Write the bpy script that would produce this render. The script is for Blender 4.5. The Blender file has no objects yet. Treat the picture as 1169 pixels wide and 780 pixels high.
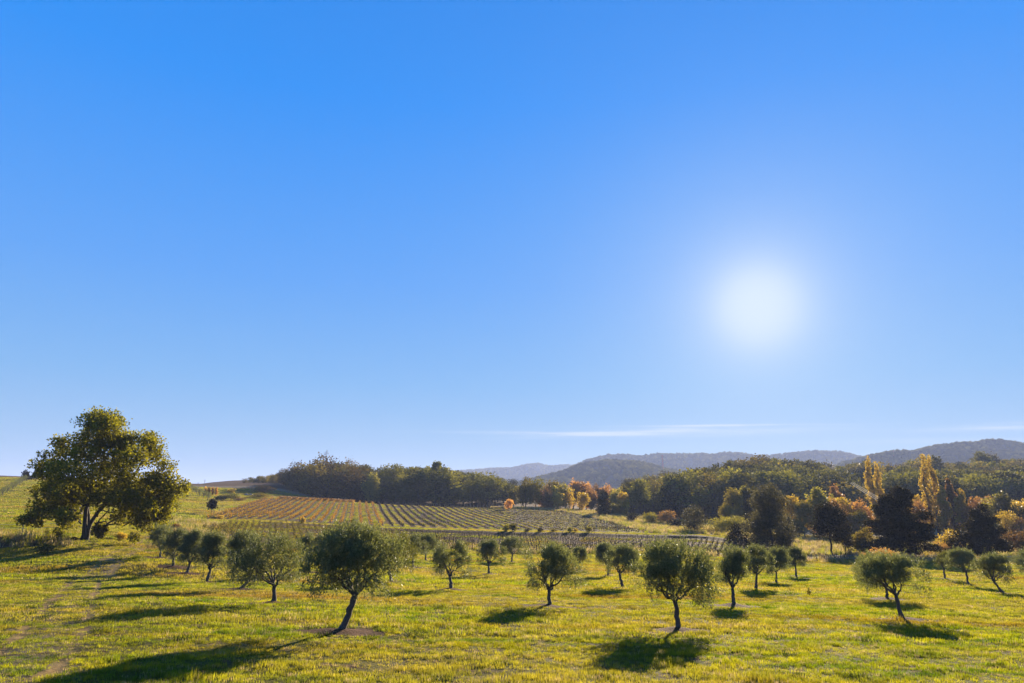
import bpy, math, random
import numpy as np
from mathutils import Vector

# ------------------------------------------------------------------ camera, world, sun
S = bpy.context.scene
COL = S.collection
F = 1169 * 24 / 36.0                    # focal length in photo pixels
PITCH = math.atan((570 - 390) / F)
SP, CP = math.sin(PITCH), math.cos(PITCH)
cd = bpy.data.cameras.new("camera"); cam = bpy.data.objects.new("camera", cd); COL.objects.link(cam)
cd.lens = 24; cd.sensor_width = 36; cd.clip_start = 0.1; cd.clip_end = 30000
cam.location = (0, 0, 0); cam.rotation_euler = (math.pi/2 + PITCH, 0, 0)
S.camera = cam

SUN = Vector((0.3600, 0.9628, 0.2750)).normalized()
EL = math.asin(SUN.z); AZ = math.atan2(SUN.x, SUN.y)
sd = bpy.data.lights.new("sun", 'SUN'); sun = bpy.data.objects.new("sun", sd); COL.objects.link(sun)
sd.energy = 5.0; sd.angle = math.radians(0.55); sd.color = (1.0, 0.84, 0.60)
sun.rotation_euler = (-SUN).to_track_quat('-Z', 'Y').to_euler()
S.view_settings.view_transform = 'Standard'; S.view_settings.look = 'None'
S.view_settings.exposure = 1.5; S.view_settings.gamma = 1
try: S.view_settings.use_curve_mapping = False
except Exception: pass
S.render.engine = 'CYCLES'
cy = S.cycles
cy.max_bounces = 6; cy.diffuse_bounces = 3; cy.glossy_bounces = 2; cy.transmission_bounces = 4
cy.transparent_max_bounces = 8; cy.volume_bounces = 1; cy.use_denoising = True
cy.sample_clamp_indirect = 3.0; cy.sample_clamp_direct = 12.0; cy.caustics_reflective = False; cy.caustics_refractive = False

W = bpy.data.worlds.new("World"); S.world = W; W.use_nodes = True
nt = W.node_tree; nt.nodes.clear()
def N(nt, t, **kw):
    n = nt.nodes.new(t)
    for k, v in kw.items(): setattr(n, k, v)
    return n
def M_(nt, op, a, b=None, c=None, clamp=False):
    n = nt.nodes.new('ShaderNodeMath'); n.operation = op; n.use_clamp = clamp
    for i, v in enumerate((a, b, c)):
        if v is None: continue
        if isinstance(v, (int, float)): n.inputs[i].default_value = v
        else: nt.links.new(v, n.inputs[i])
    return n.outputs[0]
def MIX(nt, f, a, b, mode='MIX'):
    n = nt.nodes.new('ShaderNodeMix'); n.data_type = 'RGBA'; n.blend_type = mode
    for s, v in ((n.inputs[0], f), (n.inputs[6], a), (n.inputs[7], b)):
        if isinstance(v, (int, float)): s.default_value = v
        elif isinstance(v, tuple): s.default_value = (*v, 1) if len(v) == 3 else v
        else: nt.links.new(v, s)
    return n.outputs[2]
sky = N(nt, 'ShaderNodeTexSky', sky_type='NISHITA', sun_disc=False)
sky.sun_elevation = EL; sky.sun_rotation = AZ
sky.altitude = 300; sky.air_density = 1.0; sky.dust_density = 0.35; sky.ozone_density = 3.0
tc = N(nt, 'ShaderNodeTexCoord')
dot = N(nt, 'ShaderNodeVectorMath', operation='DOT_PRODUCT')
nt.links.new(tc.outputs['Generated'], dot.inputs[0]); dot.inputs[1].default_value = SUN
d = M_(nt, 'MAXIMUM', dot.outputs['Value'], 0.0)
glow = None                                                     # solar aureole
for pw_, am_ in ((1200.0, 2.5), (320.0, .78), (60.0, .29), (12.0, .11)):
    g_ = M_(nt, 'MULTIPLY', M_(nt, 'POWER', d, pw_), am_)
    glow = g_ if glow is None else M_(nt, 'ADD', glow, g_)
glow = M_(nt, 'SUBTRACT', 1.0, M_(nt, 'EXPONENT', M_(nt, 'MULTIPLY', glow, -1.0)))
sep = N(nt, 'ShaderNodeSeparateXYZ'); nt.links.new(tc.outputs['Generated'], sep.inputs[0])
ramp = N(nt, 'ShaderNodeValToRGB'); nt.links.new(sep.outputs[2], ramp.inputs[0])
stops = [(0.0, (.37, .54, .76)), (.06, (.27, .495, .77)), (.16, (.16, .44, .84)), (.30, (.08, .36, .93)), (.53, (.001, .28, .95)), (1.0, (.008, .15, .62))]
while len(ramp.color_ramp.elements) < len(stops): ramp.color_ramp.elements.new(.5)
for el, (p_, c_) in zip(ramp.color_ramp.elements, stops): el.position = p_; el.color = (*c_, 1)
K = 1/(0.05*2**S.view_settings.exposure)                       # display value -> radiance before the background strength
def vscale(c_, k_):
    v_ = N(nt, 'ShaderNodeVectorMath', operation='SCALE'); nt.links.new(c_, v_.inputs[0]); v_.inputs['Scale'].default_value = k_; return v_.outputs[0]
gain = MIX(nt, 1.0, sky.outputs[0], (0.5, 0.9, 1.3), 'MULTIPLY')
base = MIX(nt, 0.95, vscale(gain, .6), vscale(ramp.outputs[0], K))
base = MIX(nt, glow, base, tuple(K*q for q in (.74, .86, .99)))
# thin cirrus streaks low over the hills, laid out by sky direction
yy = M_(nt, 'MAXIMUM', sep.outputs[1], 0.05)
ct = M_(nt, 'DIVIDE', sep.outputs[0], yy); ce = M_(nt, 'DIVIDE', sep.outputs[2], yy)
cv = N(nt, 'ShaderNodeCombineXYZ'); nt.links.new(M_(nt, 'MULTIPLY', ct, 5.0), cv.inputs[0]); nt.links.new(M_(nt, 'MULTIPLY', ce, 90.0), cv.inputs[1])
cn = N(nt, 'ShaderNodeTexNoise'); cn.inputs['Scale'].default_value = 1.4; cn.inputs['Detail'].default_value = 6; cn.inputs['Roughness'].default_value = 0.6
nt.links.new(cv.outputs[0], cn.inputs['Vector'])
cl = None
for (t0, e0, k, wt, we, am) in ((0.05, 0.0935, -0.012, 0.12, 0.0022, .9), (0.16, 0.095, 0.045, 0.12, 0.0040, 1.0),
                                (0.32, 0.1052, 0.01, 0.13, 0.0014, 1.2), (0.30, 0.096, 0.02, 0.16, 0.006, .6), (0.74, 0.1045, 0.05, 0.12, 0.0050, .9), (0.62, 0.083, 0.02, 0.16, 0.004, .3)):
    dt = M_(nt, 'SUBTRACT', ct, t0)
    de = M_(nt, 'SUBTRACT', M_(nt, 'SUBTRACT', ce, e0), M_(nt, 'MULTIPLY', dt, k))
    q = M_(nt, 'ADD', M_(nt, 'POWER', M_(nt, 'ABSOLUTE', M_(nt, 'DIVIDE', dt, wt)), 2.0), M_(nt, 'POWER', M_(nt, 'ABSOLUTE', M_(nt, 'DIVIDE', de, we)), 2.0))
    gs = M_(nt, 'MULTIPLY', M_(nt, 'EXPONENT', M_(nt, 'MULTIPLY', q, -1.0)), am)
    cl = gs if cl is None else M_(nt, 'ADD', cl, gs)
cmask = M_(nt, 'MULTIPLY', cl, M_(nt, 'MULTIPLY_ADD', cn.outputs[0], 3.2, -.9, clamp=True), clamp=True)
cmask = M_(nt, 'MULTIPLY', cmask, 0.62)
fin = MIX(nt, cmask, base, tuple(K*q for q in (.80, .86, .93)))
bg = N(nt, 'ShaderNodeBackground'); bg.inputs['Strength'].default_value = 0.05
nt.links.new(fin, bg.inputs[0])
wo = N(nt, 'ShaderNodeOutputWorld'); nt.links.new(bg.outputs[0], wo.inputs[0])

# ------------------------------------------------------------------ projection and terrain
def at(px, py, D):
    u = (px - 584.5) / F; v = (390 - py) / F
    Y = CP - v*SP; Z = SP + v*CP
    return (u/Y*D, D, Z/Y*D)
def elev(py):
    v = (390 - py) / F
    return (SP + v*CP) / (CP - v*SP)

PROFILE = {
 -400: [(70,634),(78,624),(82,609),(95,603),(150,580),(220,562),(300,545),(360,540),(420,540),(600,545),(900,560)],
 0:    [(70,638),(78,627),(81.5,614),(95,607),(150,585),(220,568),(300,550),(350,545),(400,543.5),(500,548),(900,565)],
 100:  [(65,641),(75,627),(82,618),(95,609),(150,588),(220,570),(300,555),(370,549),(450,551),(900,565)],
 200:  [(65,645),(80,629),(95,617),(120,606),(150,596),(200,582),(250,571),(320,559),(400,552),(450,552.5),(600,556),(900,565)],
 250:  [(70,643),(90,630),(115,617),(135,608),(165,598),(200,588),(250,575),(320,562),(400,552.5),(450,553),(600,550),(900,560)],
 300:  [(70,646),(90,636),(115,624),(140,608),(163,598.5),(168,596),(175,594.5),(250,578),(300,569.5),(340,561),(400,551.5),(450,552),(600,548),(900,560)],
 400:  [(70,650),(90,640),(115,629),(140,615),(163,604.3),(166,601.5),(175,600),(250,583),(300,574),(330,577),(375,576),(430,569),(520,556),(600,552),(900,565)],
 500:  [(80,651),(100,637),(115,629),(140,618),(163,609),(166,605.5),(175,603.5),(250,587),(300,578.5),(330,581),(375,580),(430,573),(520,558),(600,556),(900,565)],
 600:  [(80,653),(100,641),(118,633),(140,622),(163,611.7),(166,608),(175,605.5),(250,588),(300,581.5),(360,580),(450,573),(600,571),(900,575)],
 700:  [(80,655),(100,643),(118,634),(140,624),(163,613.3),(166,609.5),(175,608),(220,601),(270,592),(350,585),(450,580),(600,576),(900,576)],
 800:  [(85,656),(105,645),(120,636),(140,628),(163,616.3),(166,612),(175,610),(250,602),(350,592),(430,577),(520,563),(600,558),(900,565)],
 900:  [(90,657),(110,646),(125,640),(140,634),(163,626),(175,621),(250,610),(350,598),(420,580),(520,555),(600,543),(900,560)],
 1000: [(90,658),(110,647),(122,641),(140,636),(163,628),(200,621),(250,613),(350,600),(430,580),(520,556),(600,543),(900,560)],
 1169: [(90,659),(110,648),(122,642),(140,636),(200,623),(250,614),(350,600),(430,577),(520,550),(600,539),(900,560)],
 1600: [(90,659),(110,648),(122,642),(140,636),(200,623),(250,614),(350,600),(430,575),(520,548),(600,537),(900,560)],
}
def pchip(x, y, xi):
    x = np.array(x, float); y = np.array(y, float)
    h = np.diff(x); dl = np.diff(y)/h
    m = np.zeros(len(x)); m[0] = dl[0]; m[-1] = dl[-1]
    for k in range(1, len(x)-1):
        if dl[k-1]*dl[k] > 0:
            w1 = 2*h[k]+h[k-1]; w2 = h[k]+2*h[k-1]
            m[k] = (w1+w2)/(w1/dl[k-1]+w2/dl[k])
    i = np.clip(np.searchsorted(x, xi)-1, 0, len(x)-2)
    t = (xi-x[i])/h[i]
    return ((2*t**3-3*t**2+1)*y[i] + (t**3-2*t**2+t)*h[i]*m[i] + (-2*t**3+3*t**2)*y[i+1] + (t**3-t**2)*h[i]*m[i+1])
DK = np.concatenate([np.linspace(-40, 12, 40)[:-1], 12*(900/12)**(np.linspace(0, 1, 900))])
pxs = sorted(PROFILE)
TC = np.array([(p-584.5)/F/1.03 for p in pxs])
ZC = []
for p in pxs:
    s = 0.0494 + min(max(p, -100), 1250)/865*0.0226
    kn = [(-40, -1.0), (0, -1.72), (6, -2.7)] + [(D_, -3.05 - s*D_) for D_ in (12, 20, 30, 40, 50, 58)]
    kn += [(D_, elev(y_)*D_) for D_, y_ in PROFILE[p]]
    ZC.append(pchip([k[0] for k in kn], [k[1] for k in kn], DK))
ZC = np.array(ZC)
TT = np.linspace(-1.25, 1.3, 500)
ZT = np.array([pchip(TC, ZC[:, j], TT) for j in range(len(DK))])     # rows: depth, cols: t
k = np.exp(-np.linspace(-2, 2, 15)**2); k /= k.sum()
ZT = np.array([np.convolve(np.pad(r, 7, 'edge'), k, 'valid') for r in ZT])

def hash2(i, j, s):
    n = (i*374761393 + j*668265263 + s*974711) & 0xffffffff
    n = ((n ^ (n >> 13)) * 1274126177) & 0xffffffff
    return ((n ^ (n >> 16)) & 0xffff) / 65535.0
def vnoise(x, y, s=0):
    x = np.asarray(x, float); y = np.asarray(y, float)
    i = np.floor(x).astype(np.int64); j = np.floor(y).astype(np.int64)
    fx = x-i; fy = y-j; fx = fx*fx*(3-2*fx); fy = fy*fy*(3-2*fy)
    a = hash2(i, j, s); b = hash2(i+1, j, s); c = hash2(i, j+1, s); e = hash2(i+1, j+1, s)
    return (a*(1-fx)+b*fx)*(1-fy) + (c*(1-fx)+e*fx)*fy
def fbm(x, y, s=0, o=4):
    r = 0; a = .5; t = 0
    for q in range(o):
        r = r + a*vnoise(x, y, s+q*7); t += a; x = x*2.03+1.7; y = y*2.03+5.1; a *= .5
    return r/t
def base_z(x, y):
    x = np.asarray(x, float); y = np.asarray(y, float)
    t = np.clip(x/np.maximum(y, 12), TT[0], TT[-1])
    yc = np.clip(y, DK[0], DK[-1])
    j = np.clip(np.searchsorted(DK, yc)-1, 0, len(DK)-2); fy = (yc-DK[j])/(DK[j+1]-DK[j])
    g = (t-TT[0])/(TT[1]-TT[0]); i = np.clip(np.floor(g).astype(int), 0, len(TT)-2); fx = g-i
    return (ZT[j, i]*(1-fx)+ZT[j, i+1]*fx)*(1-fy) + (ZT[j+1, i]*(1-fx)+ZT[j+1, i+1]*fx)*fy
def ground_z(x, y):
    x = np.asarray(x, float); y = np.asarray(y, float)
    r = (fbm(x/3.1, y/3.1, 3, 4)-.5)*0.18 + (fbm(x/.8, y/.8, 5, 2)-.5)*0.09*np.clip(1.6-y/60, 0, 1) + (fbm(x/14., y/14., 9, 3)-.5)*0.5*np.clip(y/80, .2, 1)
    return base_z(x, y) + r
def gz(x, y): return float(ground_z(np.array([x]), np.array([y]))[0])
DM = 6*(880/6)**(np.linspace(0, 1, 2600))
def hit(px, py, dmin=6):
    e = elev(py); u = (px-584.5)/F; v = (390-py)/F; Y = CP - v*SP
    D_ = DM[DM >= dmin]
    g = base_z(u/Y*D_, D_)
    w = np.nonzero(e*D_ <= g)[0]
    if len(w) == 0: return None
    D0 = D_[w[0]]; return (u/Y*D0, D0)
def top_h(px, ptop, D, x=None):
    return at(px, ptop, D)[2]

# ------------------------------------------------------------------ materials
def mat(name):
    m = bpy.data.materials.new(name); m.use_nodes = True; m.node_tree.nodes.clear()
    return m, m.node_tree
def leaf_mat(name, c1, c2, t1, t2, trans=0.5, rough=0.5, vary=0.35, spec=0.3):
    """c1,c2 leaf colours; t1,t2 colours of light coming through; chosen per leaf by the 'tint' attribute and per tree."""
    m, n = mat(name)
    a = N(n, 'ShaderNodeAttribute', attribute_name='tint')
    oi = N(n, 'ShaderNodeObjectInfo')
    f = M_(n, 'ADD', M_(n, 'MULTIPLY', a.outputs['Fac'], 1-vary), M_(n, 'MULTIPLY', oi.outputs['Random'], vary), clamp=True)
    col = MIX(n, f, c1, c2); tcol = MIX(n, f, t1, t2)
    p = N(n, 'ShaderNodeBsdfPrincipled'); n.links.new(col, p.inputs['Base Color'])
    p.inputs['Roughness'].default_value = rough; p.inputs['Specular IOR Level'].default_value = spec
    if vary >= .4:
        br = M_(n, 'MULTIPLY_ADD', M_(n, 'FRACT', M_(n, 'MULTIPLY', oi.outputs['Random'], 31.7)), 1.25, .40)
        for src, dst in ((col, p.inputs['Base Color']),):
            sv = N(n, 'ShaderNodeVectorMath', operation='SCALE'); n.links.new(src, sv.inputs[0]); n.links.new(br, sv.inputs['Scale']); n.links.new(sv.outputs[0], dst)
        sv = N(n, 'ShaderNodeVectorMath', operation='SCALE'); n.links.new(tcol, sv.inputs[0]); n.links.new(br, sv.inputs['Scale']); tcol = sv.outputs[0]
    tr = N(n, 'ShaderNodeBsdfTranslucent'); n.links.new(tcol, tr.inputs[0])
    mx = N(n, 'ShaderNodeMixShader'); mx.inputs[0].default_value = trans
    n.links.new(p.outputs[0], mx.inputs[1]); n.links.new(tr.outputs[0], mx.inputs[2])
    o = N(n, 'ShaderNodeOutputMaterial'); n.links.new(mx.outputs[0], o.inputs[0])
    return m
def solid_mat(name, c1, c2, scale=6.0, rough=0.85, bump=0.4, metal=0.0):
    m, n = mat(name)
    g = N(n, 'ShaderNodeTexCoord')
    no = N(n, 'ShaderNodeTexNoise'); no.inputs['Scale'].default_value = scale; no.inputs['Detail'].default_value = 6
    n.links.new(g.outputs['Object'], no.inputs['Vector'])
    p = N(n, 'ShaderNodeBsdfPrincipled'); n.links.new(MIX(n, no.outputs[0], c1, c2), p.inputs['Base Color'])
    p.inputs['Roughness'].default_value = rough; p.inputs['Metallic'].default_value = metal
    b = N(n, 'ShaderNodeBump'); b.inputs['Strength'].default_value = bump; b.inputs['Distance'].default_value = 0.03
    n.links.new(no.outputs[0], b.inputs['Height']); n.links.new(b.outputs[0], p.inputs['Normal'])
    o = N(n, 'ShaderNodeOutputMaterial'); n.links.new(p.outputs[0], o.inputs[0])
    return m
M = {}
M['bark'] = solid_mat('bark', (.05, .038, .027), (.13, .10, .075), 9)
M['dark_bark'] = solid_mat('dark_bark', (.024, .014, .008), (.065, .040, .022), 6)
M['olive'] = leaf_mat('olive_leaf', (.038, .045, .014), (.20, .21, .12), (.060, .075, .012), (.34, .345, .085), .45, .5, .15, .2)
M['olive_yellow'] = leaf_mat('olive_leaf_yellowing', (.06, .07, .02), (.15, .15, .06), (.10, .11, .01), (.26, .24, .03), .45, .5, .15, .2)
M['oak'] = leaf_mat('oak_leaf', (.028, .030, .005), (.13, .115, .012), (.055, .07, .004), (.44, .38, .015), .55, .6, .1, .15)
M['pine'] = leaf_mat('pine_foliage', (.028, .034, .009), (.11, .10, .022), (.05, .055, .006), (.32, .28, .02), .30, .75, .5, .08)
M['woodoak'] = leaf_mat('wood_foliage', (.045, .040, .010), (.15, .115, .025), (.07, .06, .008), (.40, .29, .025), .32, .75, .5, .08)
M['flare_oak'] = leaf_mat('flare_oak_leaf', (.055, .034, .014), (.15, .095, .030), (.07, .045, .010), (.30, .20, .03), .30, .75, .5, .08)  # warm lens-flare tint of the left wood, painted into the leaf colour
M['dark'] = leaf_mat('dark_evergreen', (.012, .011, .005), (.028, .024, .008), (.012, .010, .003), (.07, .055, .012), .32, .65, .2, .12)
M['rim'] = leaf_mat('grey_evergreen', (.030, .030, .012), (.10, .09, .05), (.045, .04, .012), (.20, .17, .06), .4, .6, .2, .2)
M['gold'] = leaf_mat('golden_leaf', (.20, .13, .02), (.40, .26, .03), (.36, .23, .015), (.95, .64, .05), .5, .5, .3, .3)
M['orange'] = leaf_mat('orange_leaf', (.18, .085, .025), (.38, .20, .05), (.32, .15, .03), (.70, .36, .07), .5, .5, .4, .3)
M['yellowgreen'] = leaf_mat('yellow_green_leaf', (.09, .09, .018), (.21, .17, .03), (.15, .14, .015), (.40, .32, .03), .5, .5, .4, .3)
M['russet'] = leaf_mat('russet_leaf', (.08, .05, .02), (.20, .12, .04), (.12, .06, .015), (.38, .20, .04), .45, .6, .4, .25)
M['vine_mixed'] = leaf_mat('mixed_vine_leaf', (.05, .045, .010), (.16, .11, .015), (.08, .08, .008), (.36, .26, .018), .5, .6, .1, .12)
M['shaded_cane'] = leaf_mat('shaded_bare_vine', (.025, .017, .010), (.06, .042, .018), (.03, .022, .008), (.10, .07, .02), .25, .7, .1, .1)  # dark bare canes, with the shaded side of the rows put into the colour
M['vine'] = leaf_mat('vine_leaf', (.10, .046, .006), (.27, .125, .010), (.20, .095, .005), (.66, .34, .012), .5, .6, .1, .15)
M['post'] = solid_mat('weathered_post', (.12, .10, .08), (.28, .24, .19), 12)
M['metal'] = solid_mat('galvanised_metal', (.40, .40, .42), (.55, .55, .56), 3, .45, .1, .6)
M['white'] = solid_mat('pale_concrete', (.62, .60, .56), (.78, .76, .72), 3, .7, .1)
M['redsteel'] = solid_mat('red_painted_steel', (.32, .09, .06), (.40, .14, .10), 1, .6, .1)
M['cable'] = solid_mat('weathered_cable', (.22, .21, .20), (.30, .29, .28), 1, .9, .0, .0)
M['rock'] = solid_mat('pale_stone', (.20, .17, .13), (.34, .29, .23), 2)

# grass blades: hue drifts in patches over the meadow
def grass_mat(name, dry=0.0):
    m, n = mat(name)
    g = N(n, 'ShaderNodeNewGeometry')
    oi = N(n, 'ShaderNodeObjectInfo')
    def nz(sc, det=4, st=(1, 1, 1)):
        mp = N(n, 'ShaderNodeMapping'); mp.inputs['Scale'].default_value = st; n.links.new(g.outputs['Position'], mp.inputs[0])
        t = N(n, 'ShaderNodeTexNoise'); t.inputs['Scale'].default_value = sc; t.inputs['Detail'].default_value = det
        n.links.new(mp.outputs[0], t.inputs['Vector']); return t.outputs[0]
    big = M_(n, 'MULTIPLY_ADD', nz(.07, 3, (.6, 1.3, 0)), 4.0, -1.65, clamp=True)
    med = M_(n, 'MULTIPLY_ADD', nz(.6, 5, (.7, 1.6, 0)), 4.2, -1.6, clamp=True)
    rust = M_(n, 'MULTIPLY_ADD', nz(.11, 4, (.35, 1.5, 0)), 6.5, -3.45, clamp=True)
    c = MIX(n, med, (.040, .050, .003), (.095, .085, .005))
    t = MIX(n, med, (.15, .23, .004), (.48, .455, .007))
    c = MIX(n, M_(n, 'MULTIPLY', big, .7), c, (.16, .11, .022)); t = MIX(n, M_(n, 'MULTIPLY', big, .7), t, (.54, .37, .05))
    c = MIX(n, M_(n, 'MULTIPLY', rust, .6), c, (.13, .065, .012)); t = MIX(n, M_(n, 'MULTIPLY', rust, .75), t, (.36, .19, .015))
    r = M_(n, 'GREATER_THAN', M_(n, 'ADD', oi.outputs['Random'], M_(n, 'MULTIPLY_ADD', nz(1.3, 4, (.6, 1.4, 0)), 1.2, -.6)), .90 - dry)
    c = MIX(n, M_(n, 'MULTIPLY', r, .75), c, (.22, .16, .085)); t = MIX(n, M_(n, 'MULTIPLY', r, .75), t, (.52, .37, .19))
    v = M_(n, 'MULTIPLY_ADD', M_(n, 'FRACT', M_(n, 'MULTIPLY', oi.outputs['Random'], 17.3)), .9, .5)
    def scl(cc):
        s_ = N(n, 'ShaderNodeVectorMath', operation='SCALE'); n.links.new(cc, s_.inputs[0]); n.links.new(v, s_.inputs['Scale']); return s_.outputs[0]
    p = N(n, 'ShaderNodeBsdfPrincipled'); n.links.new(scl(c), p.inputs['Base Color'])
    p.inputs['Roughness'].default_value = .55; p.inputs['Specular IOR Level'].default_value = .15
    tr = N(n, 'ShaderNodeBsdfTranslucent'); n.links.new(scl(t), tr.inputs[0])
    mx = N(n, 'ShaderNodeMixShader'); mx.inputs[0].default_value = .55
    n.links.new(p.outputs[0], mx.inputs[1]); n.links.new(tr.outputs[0], mx.inputs[2])
    o = N(n, 'ShaderNodeOutputMaterial'); n.links.new(mx.outputs[0], o.inputs[0])
    return m
M['grass'] = grass_mat('meadow_grass')
M['straw'] = grass_mat('dry_grass', .5)

def ground_mat():
    m, n = mat('ground')
    g = N(n, 'ShaderNodeNewGeometry')
    def at_(nm):
        return N(n, 'ShaderNodeAttribute', attribute_name=nm).outputs['Fac']
    def nz(sc, det=5, st=(1, 1, 1)):
        mp = N(n, 'ShaderNodeMapping'); mp.inputs['Scale'].default_value = st; n.links.new(g.outputs['Position'], mp.inputs[0])
        t = N(n, 'ShaderNodeTexNoise'); t.inputs['Scale'].default_value = sc; t.inputs['Detail'].default_value = det; t.inputs['Roughness'].default_value = .65
        n.links.new(mp.outputs[0], t.inputs['Vector']); return t.outputs[0]
    big = M_(n, 'MULTIPLY_ADD', nz(.07, 3, (.6, 1.3, 0)), 4.0, -1.65, clamp=True)
    med = M_(n, 'MULTIPLY_ADD', nz(.9, 6), 3.0, -1.0, clamp=True)
    fine = nz(9, 6)
    gr = MIX(n, med, (.065, .070, .006), (.16, .14, .009))
    gr = MIX(n, M_(n, 'MULTIPLY', big, .5), gr, (.22, .16, .035))
    gr = MIX(n, M_(n, 'MULTIPLY_ADD', fine, 2.5, -.9, clamp=True), MIX(n, 1.0, gr, (.55, .5, .5), 'MULTIPLY'), gr)
    soil = MIX(n, M_(n, 'MULTIPLY_ADD', nz(1.6, 6), 2.4, -.7, clamp=True), (.055, .024, .010), (.135, .064, .028))
    straw = MIX(n, med, (.13, .095, .05), (.24, .17, .095))
    # sown strips between the vine rows
    sp = N(n, 'ShaderNodeSeparateXYZ'); n.links.new(g.outputs['Position'], sp.inputs[0])
    q = M_(n, 'MULTIPLY', M_(n, 'ADD', sp.outputs[0], M_(n, 'MULTIPLY', sp.outputs[1], 0.224)), 0.9758/2.6)
    st = M_(n, 'SINE', M_(n, 'MULTIPLY', M_(n, 'ADD', q, M_(n, 'MULTIPLY', nz(.15, 2), .35)), 2*math.pi))
    st = M_(n, 'MULTIPLY_ADD', st, 1.2, M_(n, 'MULTIPLY_ADD', nz(.25, 4), 1.6, -.85), clamp=True)
    vc = MIX(n, st, soil, MIX(n, med, (.08, .075, .010), (.15, .12, .02)))
    edge = lambda a: M_(n, 'MULTIPLY_ADD', M_(n, 'ADD', a, M_(n, 'MULTIPLY_ADD', nz(.8, 5), .7, -.35)), 3.0, -1.0, clamp=True)
    c = MIX(n, edge(at_('dry')), gr, straw)
    c = MIX(n, edge(at_('soil')), c, soil)
    c = MIX(n, at_('rows'), c, vc)
    c = MIX(n, edge(at_('path')), c, MIX(n, med, (.17, .10, .035), (.32, .21, .075)))
    p = N(n, 'ShaderNodeBsdfPrincipled'); n.links.new(c, p.inputs['Base Color']); p.inputs['Roughness'].default_value = .95
    p.inputs['Specular IOR Level'].default_value = .1
    b = N(n, 'ShaderNodeBump'); b.inputs['Strength'].default_value = .9; b.inputs['Distance'].default_value = .12
    n.links.new(M_(n, 'ADD', fine, nz(2.2, 6)), b.inputs['Height']); n.links.new(b.outputs[0], p.inputs['Normal'])
    o = N(n, 'ShaderNodeOutputMaterial'); n.links.new(p.outputs[0], o.inputs[0])
    return m
M['ground'] = ground_mat()
def hill_mat():
    m, n = mat('wooded_hill')
    g = N(n, 'ShaderNodeNewGeometry')
    t = N(n, 'ShaderNodeTexNoise'); t.inputs['Scale'].default_value = .012; t.inputs['Detail'].default_value = 8
    n.links.new(g.outputs['Position'], t.inputs['Vector'])
    p = N(n, 'ShaderNodeBsdfPrincipled'); n.links.new(MIX(n, M_(n, 'MULTIPLY_ADD', t.outputs[0], 2.6, -.8, clamp=True), (.018, .022, .012), (.05, .045, .025)), p.inputs['Base Color'])
    p.inputs['Roughness'].default_value = 1
    o = N(n, 'ShaderNodeOutputMaterial'); n.links.new(p.outputs[0], o.inputs[0])
    return m
M['hill'] = hill_mat()

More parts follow.
